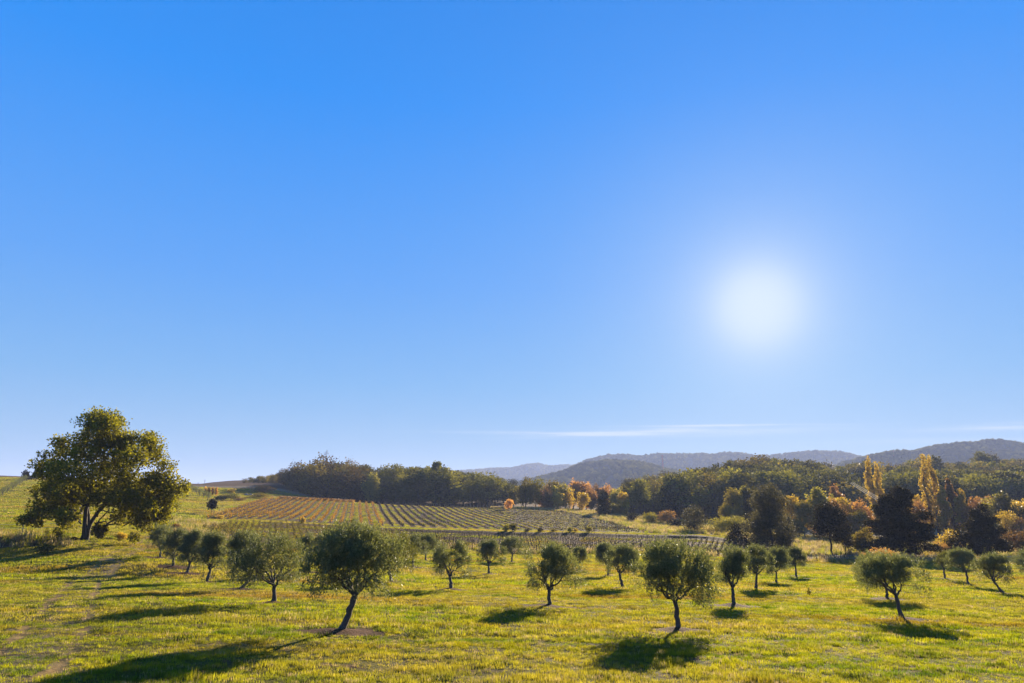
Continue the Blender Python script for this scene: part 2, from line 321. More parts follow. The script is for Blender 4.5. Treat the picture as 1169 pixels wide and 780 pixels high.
# ------------------------------------------------------------------ mesh builder
class MB:
    def __init__(s): s.v = []; s.f = []; s.mi = []; s.t = []; s.n = 0
    def quads(s, V, Fq, mi=0, tint=0.5):
        V = np.asarray(V, float).reshape(-1, 3); Fq = np.asarray(Fq, np.int64).reshape(-1, 4)
        s.v.append(V); s.f.append(Fq + s.n); s.mi.append(np.full(len(Fq), mi)); s.n += len(V)
        t = np.empty(len(V)); t[:] = tint; s.t.append(t)
    def leaves(s, c, d, l, w, rng, mi=0, tint=None, side=None):
        n_ = len(c); d = d/np.maximum(np.linalg.norm(d, axis=1, keepdims=True), 1e-6)
        if side is None: side = rng.normal(size=(n_, 3))
        sd_ = np.cross(d, side); sd_ /= np.maximum(np.linalg.norm(sd_, axis=1, keepdims=True), 1e-6)
        l = np.broadcast_to(np.asarray(l, float).reshape(-1, 1), (n_, 1)); w = np.broadcast_to(np.asarray(w, float).reshape(-1, 1), (n_, 1))
        V = np.stack([c, c+d*l*.45+sd_*w*.5, c+d*l, c+d*l*.45-sd_*w*.5], 1).reshape(-1, 3)
        if tint is None: tint = rng.random(n_)
        s.quads(V, np.arange(4*n_).reshape(-1, 4), mi, np.repeat(tint, 4))
    def tube(s, P, R, k=6, mi=0, cap=True):
        P = np.asarray(P, float); R = np.asarray(R, float); n_ = len(P)
        T = np.gradient(P, axis=0); T /= np.maximum(np.linalg.norm(T, axis=1, keepdims=True), 1e-9)
        ref = np.array([0.13, .97, .2]) if abs(T[0][2]) > .7 else np.array([0, 0, 1.])
        A = np.cross(T, ref); A /= np.maximum(np.linalg.norm(A, axis=1, keepdims=True), 1e-9); B = np.cross(T, A)
        a = np.linspace(0, 2*np.pi, k, endpoint=False)
        V = P[:, None] + R[:, None, None]*(np.cos(a)[None, :, None]*A[:, None] + np.sin(a)[None, :, None]*B[:, None])
        Fq = [(i*k+j, i*k+(j+1) % k, (i+1)*k+(j+1) % k, (i+1)*k+j) for i in range(n_-1) for j in range(k)]
        s.quads(V.reshape(-1, 3), Fq, mi)
    def box(s, c, h, mi=0):
        c = np.array(c, float); h = np.array(h, float)
        V = [c + h*np.array(q) for q in ((-1,-1,-1),(1,-1,-1),(1,1,-1),(-1,1,-1),(-1,-1,1),(1,-1,1),(1,1,1),(-1,1,1))]
        s.quads(V, [(0,3,2,1),(4,5,6,7),(0,1,5,4),(1,2,6,5),(2,3,7,6),(3,0,4,7)], mi)
    def mesh(s, name, mats, smooth=False):
        V = np.concatenate(s.v); Fq = np.concatenate(s.f); me = bpy.data.meshes.new(name)
        me.vertices.add(len(V)); me.vertices.foreach_set('co', V.astype(np.float32).ravel())
        me.loops.add(len(Fq)*4); me.loops.foreach_set('vertex_index', Fq.astype(np.int32).ravel())
        me.polygons.add(len(Fq)); me.polygons.foreach_set('loop_start', np.arange(0, len(Fq)*4, 4, dtype=np.int32))
        for m_ in (mats if isinstance(mats, (list, tuple)) else [mats]): me.materials.append(m_)
        me.polygons.foreach_set('material_index', np.concatenate(s.mi).astype(np.int32))
        me.polygons.foreach_set('use_smooth', np.full(len(Fq), smooth))
        at_ = me.attributes.new('tint', 'FLOAT', 'POINT'); at_.data.foreach_set('value', np.concatenate(s.t).astype(np.float32))
        me.update(calc_edges=True); return me
    def build(s, name, mats, parent=None, smooth=False):
        o = bpy.data.objects.new(name, s.mesh(name, mats, smooth)); COL.objects.link(o)
        if parent: o.parent = parent
        return o
def tag(o, label=None, cat=None, group=None, kind=None):
    if label: o['label'] = label
    if cat: o['category'] = cat
    if group: o['group'] = group
    if kind: o['kind'] = kind
    return o
def empty(name, loc, rz=0, label=None, cat=None, group=None):
    o = bpy.data.objects.new(name, None); COL.objects.link(o); o.location = loc; o.rotation_euler = (0, 0, rz); o.empty_display_size = .3
    return tag(o, label, cat, group)
def copy_tree(root, loc, rz, sc, label=None, group=None):
    r = root.copy(); COL.objects.link(r); r.location = loc; r.rotation_euler = (0, 0, rz); r.scale = sc
    if label: r['label'] = label
    if group: r['group'] = group
    for ch in root.children:
        c = ch.copy(); COL.objects.link(c); c.parent = r
    return r

# ------------------------------------------------------------------ where things stand (measured)
OLIVES = [ # base px, base py, top py, crown left px, crown right px, crown bottom py, lean px at fork, label
 (388,722,595,343,452,668, 14,'largest olive tree, trunk leaning right, nearest one left of the meadow centre', 1),
 (312,691,606,262,348,664,  0,'upright olive tree with low fork, left of the tree with the thick leaning trunk', 1),
 (274,674,605,250,300,652, 10,'olive tree with thin trunk slanting right, half hidden behind the low forked olive', 1),
 (236,666,607,220,257,646,  2,'slim trunked olive with flat wide crown, fourth from the front in the left row', 1),
 (213,656,604,199,231,641,  2,'small olive with short trunk, fifth from the front in the left row', 1),
 (197,649,601,181,216,636,  0,'small rounded olive, sixth in the left row close to the dirt track', 1),
 (183,638,599,166,202,628, -1,'last olive of the left row, beside the bend of the dirt track', 1),
 (447,667,604,428,476,650, -3,'sparse yellowish olive with open vase crown, just right of the largest olive', 2),
 (515,674,614,486,541,654, -2,'dark round olive on thin trunk at the centre left of the meadow', 1),
 (558,656,616,540,579,640,  0,'small flat topped olive with clear straight trunk, left of the centre', 1),
 (584,643,612,569,602,630,  1,'tiny far olive at the vineyard edge, right beside a flat topped small olive', 1),
 (627,693,618,594,668,669,  0,'broad dense olive with short split trunk at the middle of the meadow', 1),
 (711,673,621,689,736,650, -3,'medium olive with slender trunk between the broad middle olive and the widest one', 1),
 (694,657,619,677,706,643,  1,'small far olive peeking out left behind the medium slender one', 1),
 (775,719,618,719,826,678, -2,'widest olive with low drooping crown on straight trunk, right of the centre', 1),
 (838,692,624,816,864,665,  0,'olive with open fan of thin limbs, right of the widest olive', 1),
 (863,674,622,847,886,652,  2,'olive with dark low fork, standing behind the fan limbed olive', 1),
 (886,665,625,872,906,650,  1,'small far olive, middle one of the receding line before the dark round evergreen', 1),
 (909,658,624,897,922,644,  0,'smallest olive at the far end of the receding line, right of centre', 1),
 (1030,707,632,984,1066,672, -4,'olive with one drooping right branch, frontmost on the right side', 1),
 (1013,685,631,974,1040,664,  0,'olive half hidden behind the one with the drooping right branch', 1),
 (1106,669,626,1084,1122,648, -1,'medium olive with straight forked trunk near the right edge', 1),
 (1146,679,631,1117,1164,660,-9,'sparse olive with trunk leaning left at the right edge', 1),
 (1079,663,628,1069,1090,646, 0,'thin young olive sapling between two olives near the right edge', 2),
 (471,649,609,460,492,632,  0,'dark far olive tucked behind the sparse yellowish one', 1),
 (486,642,609,472,502,630,  0,'small far olive at the vineyard edge, just left of the dark round olive', 1),
 (352,655,606,335,378,640,  0,'far olive hidden behind the left side of the largest olive', 1),
 (752,655,624,738,768,643,  0,'far olive seen behind the left part of the widest olive', 1),
 (661,652,624,650,676,641,  0,'pale far olive just right of the broad middle olive', 1),
 (1183,668,627,1158,1206,650, 0,'olive cut by the right edge of the view', 1),
]
OL = []
for a in OLIVES:
    p = hit(a[0], a[1])
    OL.append((p[0], p[1], gz(*p)))
TRACK = []
for (px, py) in ((-140,812),(-60,800),(18,766),(60,725),(80,690),(98,664),(130,639),(148,629),(168,618.5),(186,612),(205,607),(222,604)):
    p = hit(px, py, 8)
    if p: TRACK.append(p)
TRACK = np.array(TRACK)
def track_dist(x, y):
    """signed lateral distance to the track centre"""
    best = np.full(x.shape, 1e9)
    for i in range(len(TRACK)-1):
        a = TRACK[i]; b = TRACK[i+1]; ab = b-a; L = (ab**2).sum()
        t = np.clip(((x-a[0])*ab[0]+(y-a[1])*ab[1])/L, 0, 1)
        dd = np.hypot(x-(a[0]+t*ab[0]), y-(a[1]+t*ab[1])); best = np.minimum(best, dd)
    return best
def P2(px, D, py=595): x = at(px, py, D)[0]; return (x, D)
VINE2 = [P2(232,181), P2(725,176), P2(742,180), P2(700,240), P2(640,300), P2(560,306), P2(430,303), P2(395,302), P2(330,305), P2(300,300), P2(283,270)]
VINE1 = [P2(250,120,620), P2(700,121,620), P2(880,124,620), P2(1000,126,620), P2(1000,133,620), P2(900,138,620), P2(850,162,620), P2(600,163.5,620), P2(400,163,620), P2(262,163,620), P2(225,135,620)]
def inpoly(x, y, poly):
    r = np.zeros(x.shape, bool); n_ = len(poly)
    for i in range(n_):
        x1, y1 = poly[i]; x2, y2 = poly[(i+1) % n_]
        c = ((y1 > y) != (y2 > y)) & (x < (x2-x1)*(y-y1)/((y2-y1) if y2 != y1 else 1e-9)+x1)
        r ^= c
    return r
def sm(a, b, x):
    t = np.clip((x-a)/(b-a), 0, 1); return t*t*(3-2*t)
MASK_PATH = [None]
def masks(x, y):
    t = x/np.maximum(y, 12)
    soil = np.zeros(x.shape); dry = np.zeros(x.shape)
    for (ox, oy, oz) in OL:
        r = np.hypot((x-ox)/1.8, (y-oy)/1.0); soil = np.maximum(soil, 1.4*np.exp(-(r/0.95)**2)*(.75+.5*fbm(x/.5, y/.5, 19, 2)))
    td = track_dist(x, y)
    rut = np.exp(-((td-.85)/(.40-.12*sm(45, 60, y)))**2)*(.62+.42*sm(44, 64, y))*(.50+.95*fbm(x/1.2, y/2.2, 31))
    dry = np.maximum(dry, .6*np.exp(-(td/1.9)**2)); MASK_PATH[0] = rut
    v1 = inpoly(x, y, VINE1); v2 = inpoly(x, y, VINE2)
    soil = np.where(v1, .62 + .3*(t > -.25), soil)
    step = sm(162.6, 163.4, y)*(1-sm(166.2, 167.2, y))*sm(-.36, -.30, t)*(1-sm(.40, .46, t)); soil = np.maximum(soil, step)
    bank = sm(77, 78.5, y)*(1-sm(81.5, 83.5, y))*(1-sm(-.70, -.62, t)); soil = np.maximum(soil, bank)
    # brown crest of the left hill, scrub right of the vines, meadow strips among the trees
    dry = np.maximum(dry, sm(335, 360, y)*(1-sm(-.30, -.2, t))); soil = np.maximum(soil, .75*sm(352, 375, y)*(1-sm(-.34, -.26, t)))
    scr = sm(178, 186, y)*sm(.10, .16, t)*(1-v2); dry = np.maximum(dry, scr)
    dry = np.maximum(dry, sm(300, 312, y)*sm(-.26, -.22, t))
    dry = np.maximum(dry, .9*sm(126, 140, y)*sm(.40, .44, t))
    soil = np.maximum(soil, .7*sm(330, 360, y)*sm(-.25, -.2, t))
    soil = np.maximum(soil, .55*(fbm(x/1.3, y/.9, 77, 3) > .70)*(y < 110))
    dry = np.maximum(dry, .6*sm(180, 200, y)*sm(-.47, -.42, t)*(1-sm(-.3, -.25, t)))
    return soil, dry, v2.astype(float)

# ------------------------------------------------------------------ ground sheet
Yr = np.concatenate([np.linspace(-30, 5, 24)[:-1], 5*(890/5)**np.linspace(0, 1, 640)])
Yr = np.sort(np.concatenate([Yr, np.linspace(161, 168, 16), np.linspace(76, 84, 14)]))
Tr = np.linspace(-1.15, 1.2, 560)
Yg, Tg = np.meshgrid(Yr, Tr, indexing='ij')
Xg = Tg*np.sqrt(Yg**2 + 20**2)
Zg = ground_z(Xg, Yg)
td = track_dist(Xg, Yg); Zg -= .05*np.exp(-((td-.8)/.3)**2)
for (ox, oy, oz) in OL: Zg += .15*np.exp(-(np.hypot((Xg-ox)/1.1, (Yg-oy)/.8)/.7)**2)
edge = sm(640, 880, Yg); Zg = Zg*(1-edge) + (-32)*edge
nr, nc = Yg.shape
idx = np.arange(nr*nc).reshape(nr, nc)
Fq = np.stack([idx[:-1, :-1], idx[:-1, 1:], idx[1:, 1:], idx[1:, :-1]], -1).reshape(-1, 4)
b = MB(); b.quads(np.stack([Xg, Yg, Zg], -1).reshape(-1, 3), Fq)
# rings carrying the same sheet on to the horizon
me = b.mesh('ground', M['ground'], True)
so, dr, ro = masks(Xg.ravel(), Yg.ravel())
for nm, vv in (('soil', so), ('dry', dr), ('rows', ro), ('path', MASK_PATH[0])):
    a_ = me.attributes.new(nm, 'FLOAT', 'POINT'); a_.data.foreach_set('value', vv.astype(np.float32))
g = bpy.data.objects.new('ground', me); COL.objects.link(g); tag(g, kind='structure')
b = MB(); b.box((0, 3000, -34), (6500, 6500, 1.5)); g2 = b.build('terrain', M['hill']); tag(g2, kind='structure')

# far ridges
def ridge(name, crest, D, depth, base=-33, seed=0, rough=5):
    px_ = [c[0] for c in crest]; xs = np.array([at(c[0], c[1], D)[0] for c in crest]); zs = np.array([at(c[0], c[1], D)[2] for c in crest])
    X = np.linspace(xs[0], xs[-1], 420); C_ = np.interp(X, xs, zs)
    kk = np.hanning(15); kk /= kk.sum(); C_ = np.convolve(np.pad(C_, 7, 'edge'), kk, 'valid')
    s_ = np.linspace(-1, 1, 71); Xg, Sg = np.meshgrid(X, s_); Cg = np.broadcast_to(C_, Xg.shape)
    prof = np.where(Sg < 0, (1-np.abs(Sg)**1.15), (1-np.abs(Sg)**1.6)).clip(0, 1)
    n1 = (.4 if D > 4000 else 1)*(-.5+fbm(Xg/(D*.09), Sg*4+Xg/(D*.3), seed, 5))
    Zg = base + (Cg-base)*prof*(1 + n1*.9*(1-prof)) + (fbm(Xg/30, Sg*depth/30, seed+2, 3)-.5)*rough
    endf = sm(0, .12, (Xg-X[0])/(X[-1]-X[0]))
    Zg = base + (Zg-base)*np.where(crest[0][0] > 500, endf, 1)
    Yg = D + Sg*depth
    i = np.arange(Xg.size).reshape(Xg.shape)
    Fq = np.stack([i[:-1, :-1], i[:-1, 1:], i[1:, 1:], i[1:, :-1]], -1).reshape(-1, 4)
    b = MB(); b.quads(np.stack([Xg, Yg, Zg], -1).reshape(-1, 3), Fq)
    o = b.build(name, M['hill'], None, True); tag(o, kind='structure')
    return X, s_, Zg, depth, D
R1 = ridge('hills', [(430,546),(520,540),(560,537),(585,536),(600,532.5),(614,530.5),(626,534.5),(645,533),(700,532),(780,534),(900,545)], 4300, 900, seed=1, rough=5)
R3 = ridge('hills', [(560,556),(640,542),(665,531),(682,525),(692,522.5),(714,522),(724,524),(745,522),(790,521.5),(820,521),(842,519.5),(860,523),(885,522.5),(905,520),(925,518.5),(948,518),(965,520),(985,525),(1010,524),(1100,524),(1300,524)], 3000, 800, seed=2, rough=9)
R2 = ridge('hills', [(540,574),(590,556),(640,542),(665,534),(688,530),(702,529),(732,532),(752,537),(775,542),(830,552),(960,562)], 1900, 560, seed=3, rough=6)
R4 = ridge('hills', [(880,556),(940,540),(975,530),(1000,523),(1022,519.5),(1050,518.5),(1066,514),(1088,511),(1110,508.5),(1135,506.5),(1150,508),(1169,511),(1250,515),(1400,512),(1550,522)], 1800, 560, seed=4, rough=6)

# ------------------------------------------------------------------ crowns
def sph(rng, n_):
    v = rng.normal(size=(n_, 3)); return v/np.linalg.norm(v, axis=1, keepdims=True)
def lobed_crown(b, lobes, n_leaf, size, rng, gap=.45, droop=0.0, mi=0, up=0.25, shell=.55):
    """leaf-sized faces spread through the volume of several ellipsoid lobes, with holes cut by noise"""
    vol = np.array([l[3]*l[4]*l[5] for l in lobes])**.67; cnt = (vol/vol.sum()*n_leaf).astype(int)
    for (lx, ly, lz, rx, ry, rz_), c in zip(lobes, cnt):
        if c < 4: continue
        u = sph(rng, c); r = shell + (1.06-shell)*rng.random((c, 1))**.6
        # lumps on the surface of each lobe
        ph = rng.random(3)*6
        lump = 1 + .16*np.sin(u[:, :1]*5.3+ph[0])*np.sin(u[:, 1:2]*5.9+ph[1]) + .12*np.sin(u[:, 2:]*8.1+ph[2]) + .10*rng.normal(size=(c, 1))
        p = np.array([lx, ly, lz]) + u*r*lump*np.array([rx, ry, rz_])
        s0 = min(rx, ry, rz_)
        nn = vnoise(p[:, 0]/s0*2.6+p[:, 2]/s0*1.3+lx*3, p[:, 1]/s0*2.6-p[:, 2]/s0*2.1, int(ph[0]*100))
        keep = nn > gap*rng.random(c)**.35
        p = p[keep]; uu = u[keep]
        d_ = uu + rng.normal(size=uu.shape)*.8; d_[:, 2] += up - droop
        side = uu + rng.normal(size=uu.shape)*.6
        t = np.clip(.15 + .7*rng.random(len(p)) + .25*(nn[keep]-.5), 0, 1)
        l = size*(.6+.8*rng.random(len(p)))
        b.leaves(p, d_, l, l*.75, rng, mi, t, side)
def limb(b, p0, p1, r0, r1, rng, wob=.08, seg=5, k=6, mi=0):
    p0 = np.array(p0, float); p1 = np.array(p1, float); L = np.linalg.norm(p1-p0)
    t = np.linspace(0, 1, seg+1)[:, None]; P = p0 + (p1-p0)*t
    w = rng.normal(size=(seg+1, 3))*L*wob*.5; w[0] = 0; w[-1] = 0; P += w
    b.tube(P, r0 + (r1-r0)*t[:, 0]**.8, k, mi); return P

def olive_tree(loc, H, wl, wr, hb, lean, seed, leafmat, near=1.0, rz=0, **kw):
    """trunk, forked limbs and a crown of upright shoots carrying narrow leaves. wl/wr crown half widths, hb crown bottom height"""
    rng = np.random.default_rng(seed)
    root = empty('olive_tree', loc, rz, **kw)
    tb = MB(); cx = (wr-wl)/2; hw = (wl+wr)/2
    fork = np.array([lean, rng.normal()*.05, max(.24*H, hb*.80)])
    r0 = .028*H + .02
    n_ = 9; t = np.linspace(0, 1, n_)[:, None]
    P = fork*t**np.array([[.9, 1, 1]]) + np.concatenate([rng.normal(size=(n_, 2))*.007*H*np.sin(t*3.1), np.zeros((n_, 1))], 1)
    P[0, 2] = -.12
    R = r0*(1.0 - .25*t[:, 0]) * (1 + .75*np.exp(-t[:, 0]*9)) * (1+.10*rng.normal(size=n_))
    tb.tube(P, R, 9)
    zc = (hb+H)/2; hz = (H-hb)/2
    nl = int(rng.integers(9, 12)); lobes = []
    for i in range(nl):
        a = i/nl*2*np.pi + rng.random()*.6; rr = .30+.36*rng.random()
        lz = hb + (H-hb)*(.30+.42*rng.random())
        if i % 3 == 0: lz = hb+(H-hb)*(.22+.15*rng.random()); rr = .68
        lobes.append([cx+math.cos(a)*hw*rr, math.sin(a)*hw*rr, lz, hw*(.18+.20*rng.random()), hw*(.18+.20*rng.random()), hz*(.30+.32*rng.random())])
    lobes.append([cx, 0, hb+(H-hb)*.70, hw*.46, hw*.46, hz*.50]); lobes.append([cx-.2*hw, .1*hw, hb+(H-hb)*.58, hw*.36, hw*.40, hz*.42]); lobes.append([cx+.22*hw, -.1*hw, hb+(H-hb)*.60, hw*.34, hw*.38, hz*.42])
    # limbs
    for l in lobes[:7]:
        tip = np.array([l[0], l[1], l[2]]); mid = fork + (tip-fork)*.45 + np.array([0, 0, .06*H*rng.random()])
        a = limb(tb, fork, mid, r0*.55, r0*.32, rng, .12); 
        limb(tb, mid, tip+np.array([0, 0, l[5]*.3]), r0*.32, r0*.08, rng, .15, 4, 5)
        for q in range(3): limb(tb, mid, tip+rng.normal(size=3)*np.array(l[3:])*.6, r0*.18, r0*.05, rng, .15, 3, 4)
    tb.build('trunk', M['bark'], root, True)
    # shoots
    b = MB(); ns = int(1950*near)
    vol = np.array([l[3]*l[4]*l[5] for l in lobes])**.67; cnt = (vol/vol.sum()*ns).astype(int)
    base = []; dirs = []
    for l, c in zip(lobes, cnt):
        u = sph(rng, c); r = .45+.55*rng.random((c, 1))**.6
        p = np.array(l[:3]) + u*r*np.array(l[3:])
        dv = u*np.array([.55, .55, .45]) + rng.normal(size=(c, 3))*.25; dv[:, 2] += np.where(u[:, 2] < -.35, -.5, 1.15)
        base.append(p); dirs.append(dv/np.linalg.norm(dv, axis=1, keepdims=True))
    base = np.concatenate(base); dirs = np.concatenate(dirs); n_ = len(base)
    # ragged holes
    nn = vnoise(base[:, 0]*1.9+seed, base[:, 2]*1.9+base[:, 1]*1.5, seed); keep = (nn > .33) & ~((np.hypot(base[:, 0]-fork[0], base[:, 1]) < .24*hw) & (base[:, 2] < hb+.34*(H-hb)) & (rng.random(n_) < .8)); base = base[keep]; dirs = dirs[keep]; n_ = len(base)
    SL = (.08+.16*rng.random(n_))*H*.62*np.where(rng.random(n_) > .88, 1.7, 1)
    K = 16; tt = np.linspace(.05, 1, K)
    c = base[:, None] + dirs[:, None]*(SL[:, None, None]*tt[None, :, None]); c[:, :, 2] -= (SL[:, None]*.12*tt**2)
    c = c.reshape(-1, 3) + rng.normal(size=(n_*K, 3))*.012*H
    dd = np.repeat(dirs, K, 0) + rng.normal(size=(n_*K, 3))*.55
    L_ = .026*H*(.7+.6*rng.random(len(c)))
    tint = np.clip(np.repeat(rng.random(n_), K)*.5 + rng.random(n_*K)*.5, 0, 1)
    b.leaves(c, dd, L_, L_*.34, rng, 0, tint)
    b.build('crown', leafmat, root)
    return root

def field_trees():
    for i, (a, (x, y, z)) in enumerate(zip(OLIVES, OL)):
        px, py, pt, pl, pr, pb, ln, lab, kind = a
        sc = y/F*1.02
        H = (at(px, pt, y)[2] - z); hb = at(px, pb, y)[2] - z
        wl = (px-pl)*sc; wr = (pr-px)*sc
        H *= .97
        olive_tree((x, y, z), H, wl*.97, wr*.97, hb*.97, ln*sc, {14: 341}.get(i, 100+i), M['olive_yellow'] if kind == 2 else M['olive'],
                   1.08 if y < 34 else (1.0 if kind == 1 else .55), label=lab, cat='olive tree', group='olive trees in the meadow')
field_trees()

# ---------------------------------------------- the big oak beside the track
def big_oak():
    D = 82.0; x0, y0 = hit(97, 617, 60) or P2(97, D); z0 = gz(x0, y0)
    rng = np.random.default_rng(5)
    root = empty('oak_tree', (x0, y0, z0), 0, 'huge spreading oak with several trunks and yellowing leaves beside the dirt track', 'oak tree')
    k = y0/F*1.01
    def loc(px, py, dy=0): return np.array([(px-97-6*(px > 97))*k*(.93 if px > 130 or px < 70 else 1.0), dy, at(px, py, y0)[2]-z0])
    tb = MB()
    trunks = [([97, 617], [96, 600], [100, 580], [106, 555], [108, 520], [104, 490], .27), ([104, 617.5], [106, 600], [111, 585], [125, 565], [148, 548], [165, 528], .24),
              ([99, 616], [97, 596], [94, 578], [84, 562], [68, 548], [56, 534], .20)]
    for tr in trunks:
        pts = np.array([loc(p[0], p[1], rng.normal()*.2*i) for i, p in enumerate(tr[:-1])]); pts[0, 2] = -.3
        tb.tube(np.array([np.interp(np.linspace(0, 5, 14), range(6), pts[:, q]) for q in range(3)]).T, np.linspace(tr[-1], .10, 14)*(1+.5*np.exp(-np.linspace(0, 9, 14))), 10)
    C = [ # px, py, rx px, rz px
     (115,484,28,16),(96,480,16,12),(130,492,22,13),(92,500,24,15),(120,505,30,16),(152,500,18,12),(168,508,16,13),(62,506,16,9),(50,516,11,8),(75,515,24,12),
     (105,522,30,16),(140,520,26,16),(172,524,20,16),(190,532,13,11),(62,532,22,10),(85,540,26,14),(118,542,28,15),(150,545,28,15),(182,550,20,14),(195,548,10,10),
     (50,546,14,9),(42,562,19,12), (170,568,24,15), (150,556,26,14), (184,584,14,12), (140,578,20,10), (92,556,26,14),(50,575,22,12),(36,592,13,9),(66,578,22,12),(196,562,13,14),(196,580,12,12),(62,558,24,11),(38,578,12,9),(52,584,16,10),(75,570,20,9),(60,592,12,7),(100,562,20,9),(132,568,24,12),(160,568,24,14),(188,570,16,14),
     (74,590,14,6),(130,586,12,8),(148,590,16,10),(172,592,16,12),(190,590,12,10),(160,604,8,6),(176,606,7,6),(45,598,8,5)]
    lobes = []
    for i, (px, py, rx, rz_) in enumerate(C):
        depth = rng.normal()*3.2*(1-abs(px-115)/130) ; c = loc(px, py, depth)
        lobes.append([c[0], c[1], c[2], rx*k*.76, rx*k*.9, rz_*k*.80])
        if i % 2 == 0:
            c2 = c + np.array([rng.normal()*1.0, -depth*1.3+rng.normal()*1.5, rng.normal()*.5]); lobes.append([*c2, rx*k*.7, rx*k*.8, rz_*k*.7])
        st = loc(97+(px-97)*.3, min(600, py+45 if py < 560 else py+8))
        if i % 2: limb(tb, st, c, .10, .03, rng, .10, 6, 6)
    tb.build('trunk', M['dark_bark'], root, True)
    b = MB(); lobed_crown(b, lobes, 135000, .24, rng, .68, .1, shell=.15)
    b.build('crown', M['oak'], root)
    return x0, y0
oakx, oaky = big_oak()

# ---------------------------------------------- tree prototypes for the woods
def wood_tree(kind, seed, loc=(0, 0, 0), H=1.0, wid=1.0, matn=None, n_leaf=1500, size=None, name='wood_tree', label=None, cat='tree', group=None, low=None):
    rng = np.random.default_rng(seed)
    root = empty(name, loc, 0, label, cat, group)
    tb = MB(); lobes = []
    if kind == 'pine':
        low = .30 if low is None else low; R = .36*wid
        for i in range(9):
            a = rng.random()*6.28; h = low + (.90-low)*rng.random(); rr = R*(.62)*math.sin(math.pi*min(1, (h-low+.14)/(1.12-low)))
            lobes.append([math.cos(a)*rr, math.sin(a)*rr, h, R*(.34+.2*rng.random()), R*(.34+.2*rng.random()), .085+.04*rng.random()])
        lobes.append([0, 0, .84, R*.55, R*.55, .12]); lobes.append([0, 0, .6, R*.6, R*.6, .2])
    elif kind == 'round':
        low = .12 if low is None else low; R = .42*wid
        for i in range(11):
            u = sph(rng, 1)[0]; h = low + (1-low)*.5 + u[2]*(1-low)*.36
            lobes.append([u[0]*R*.62, u[1]*R*.62, h, R*(.34+.2*rng.random()), R*(.34+.2*rng.random()), (1-low)*(.15+.09*rng.random())])
        lobes.append([0, 0, low+(1-low)*.5, R*.7, R*.7, (1-low)*.38])
    elif kind == 'full':
        low = 0; R = .44*wid
        for i in range(20):
            h = .08+.80*rng.random(); w = R*math.sin(math.pi*(.25+.68*h))**.8; a = rng.random()*6.28; rr = w*.68*rng.random()**.4
            lobes.append([math.cos(a)*rr, math.sin(a)*rr, h, w*(.28+.15*rng.random()), w*(.28+.15*rng.random()), .09+.06*rng.random()])
        for h in (.12, .3, .5, .7): w = R*math.sin(math.pi*(.25+.68*h))**.8; lobes.append([0, 0, h, w*.75, w*.75, .16])
        lobes.append([0, 0, .86, R*.4, R*.4, .12])
    elif kind == 'column':
        low = .10 if low is None else low; R = .13*wid
        for i in range(16):
            h = low + (.94-low)*(i+rng.random()*.5)/16; w = R*(math.sin(math.pi*min(1, (h-low)/(1-low)*.82+.14))**.7)
            a = rng.random()*6.28; lobes.append([math.cos(a)*w*.5, math.sin(a)*w*.5, h, w*.62, w*.62, .075])
        lobes.append([0, 0, .96, R*.25, R*.25, .05])
    elif kind == 'cone':
        low = .04 if low is None else low; R = .44*wid
        for i in range(34):
            h = low + (.93-low)*rng.random()**.9; w = R*min(1, 1.18*(1-h)**.62)*(.75+.25*min(1, h/.18)); a = rng.random()*6.28; rr = w*(.45+.5*rng.random())
            lobes.append([math.cos(a)*rr, math.sin(a)*rr, h, w*.24+.02, w*.24+.02, .045+.02*rng.random()])
        for h in (.2, .35, .5, .65, .8): w = R*min(1, 1.18*(1-h)**.62); lobes.append([0, 0, h, w*.62, w*.62, .12])
    elif kind == 'shrub':
        R = .5*wid; low = 0
        for i in range(9):
            a = rng.random()*6.28; rr = R*.6*rng.random()**.5
            lobes.append([math.cos(a)*rr, math.sin(a)*rr, .22+.45*rng.random(), R*.42, R*.42, .20+.1*rng.random()])
    lb = [[l[0]*H, l[1]*H, l[2]*H, l[3]*H, l[4]*H, l[5]*H] for l in lobes]
    nst = 1 if kind != 'shrub' else 3
    for q in range(nst):
        tp = (lb[-1][0]+rng.normal()*.02*H, lb[-1][1], H*(.75 if kind != 'shrub' else .45))
        limb(tb, (rng.normal()*.05*H*(nst > 1), 0, -.04*H), tp, H*(.022 if nst == 1 else .014), H*.006, rng, .03, 7, 7)
    for l in lb[:8]:
        limb(tb, (0, 0, max(.08*H, l[2]-.2*H)), l[:3], H*.009, H*.003, rng, .1, 4, 5)
    tb.build('trunk', M['dark_bark'], root, True)
    b = MB(); lobed_crown(b, lb, n_leaf, (size or .06)*H*1.15, rng, .5 if kind != 'cone' else .25, shell=.3)
    b.build('crown', M[matn or 'pine'], root)
    return root
def place(px, D, top, kind, seed, wpx, matn, label, cat='tree', name=None, n_leaf=6000, size=.035, group=None, low=None, base=None):
    """tree standing at depth D under photo column px with its top at photo row top and crown wpx wide"""
    x, y = (P2(px, D, base or 600)); z = gz(x, y); H = at(px, top, D)[2]-z
    wr = {'pine': .72, 'round': .84, 'full': .88, 'column': .26, 'cone': .88, 'shrub': 1.0}[kind]
    wid = (wpx*D/F)/(wr*H)*.97
    return wood_tree(kind, seed, (x, y, z), H, wid, matn, n_leaf, size, name or 'tree', label, cat, group, low)

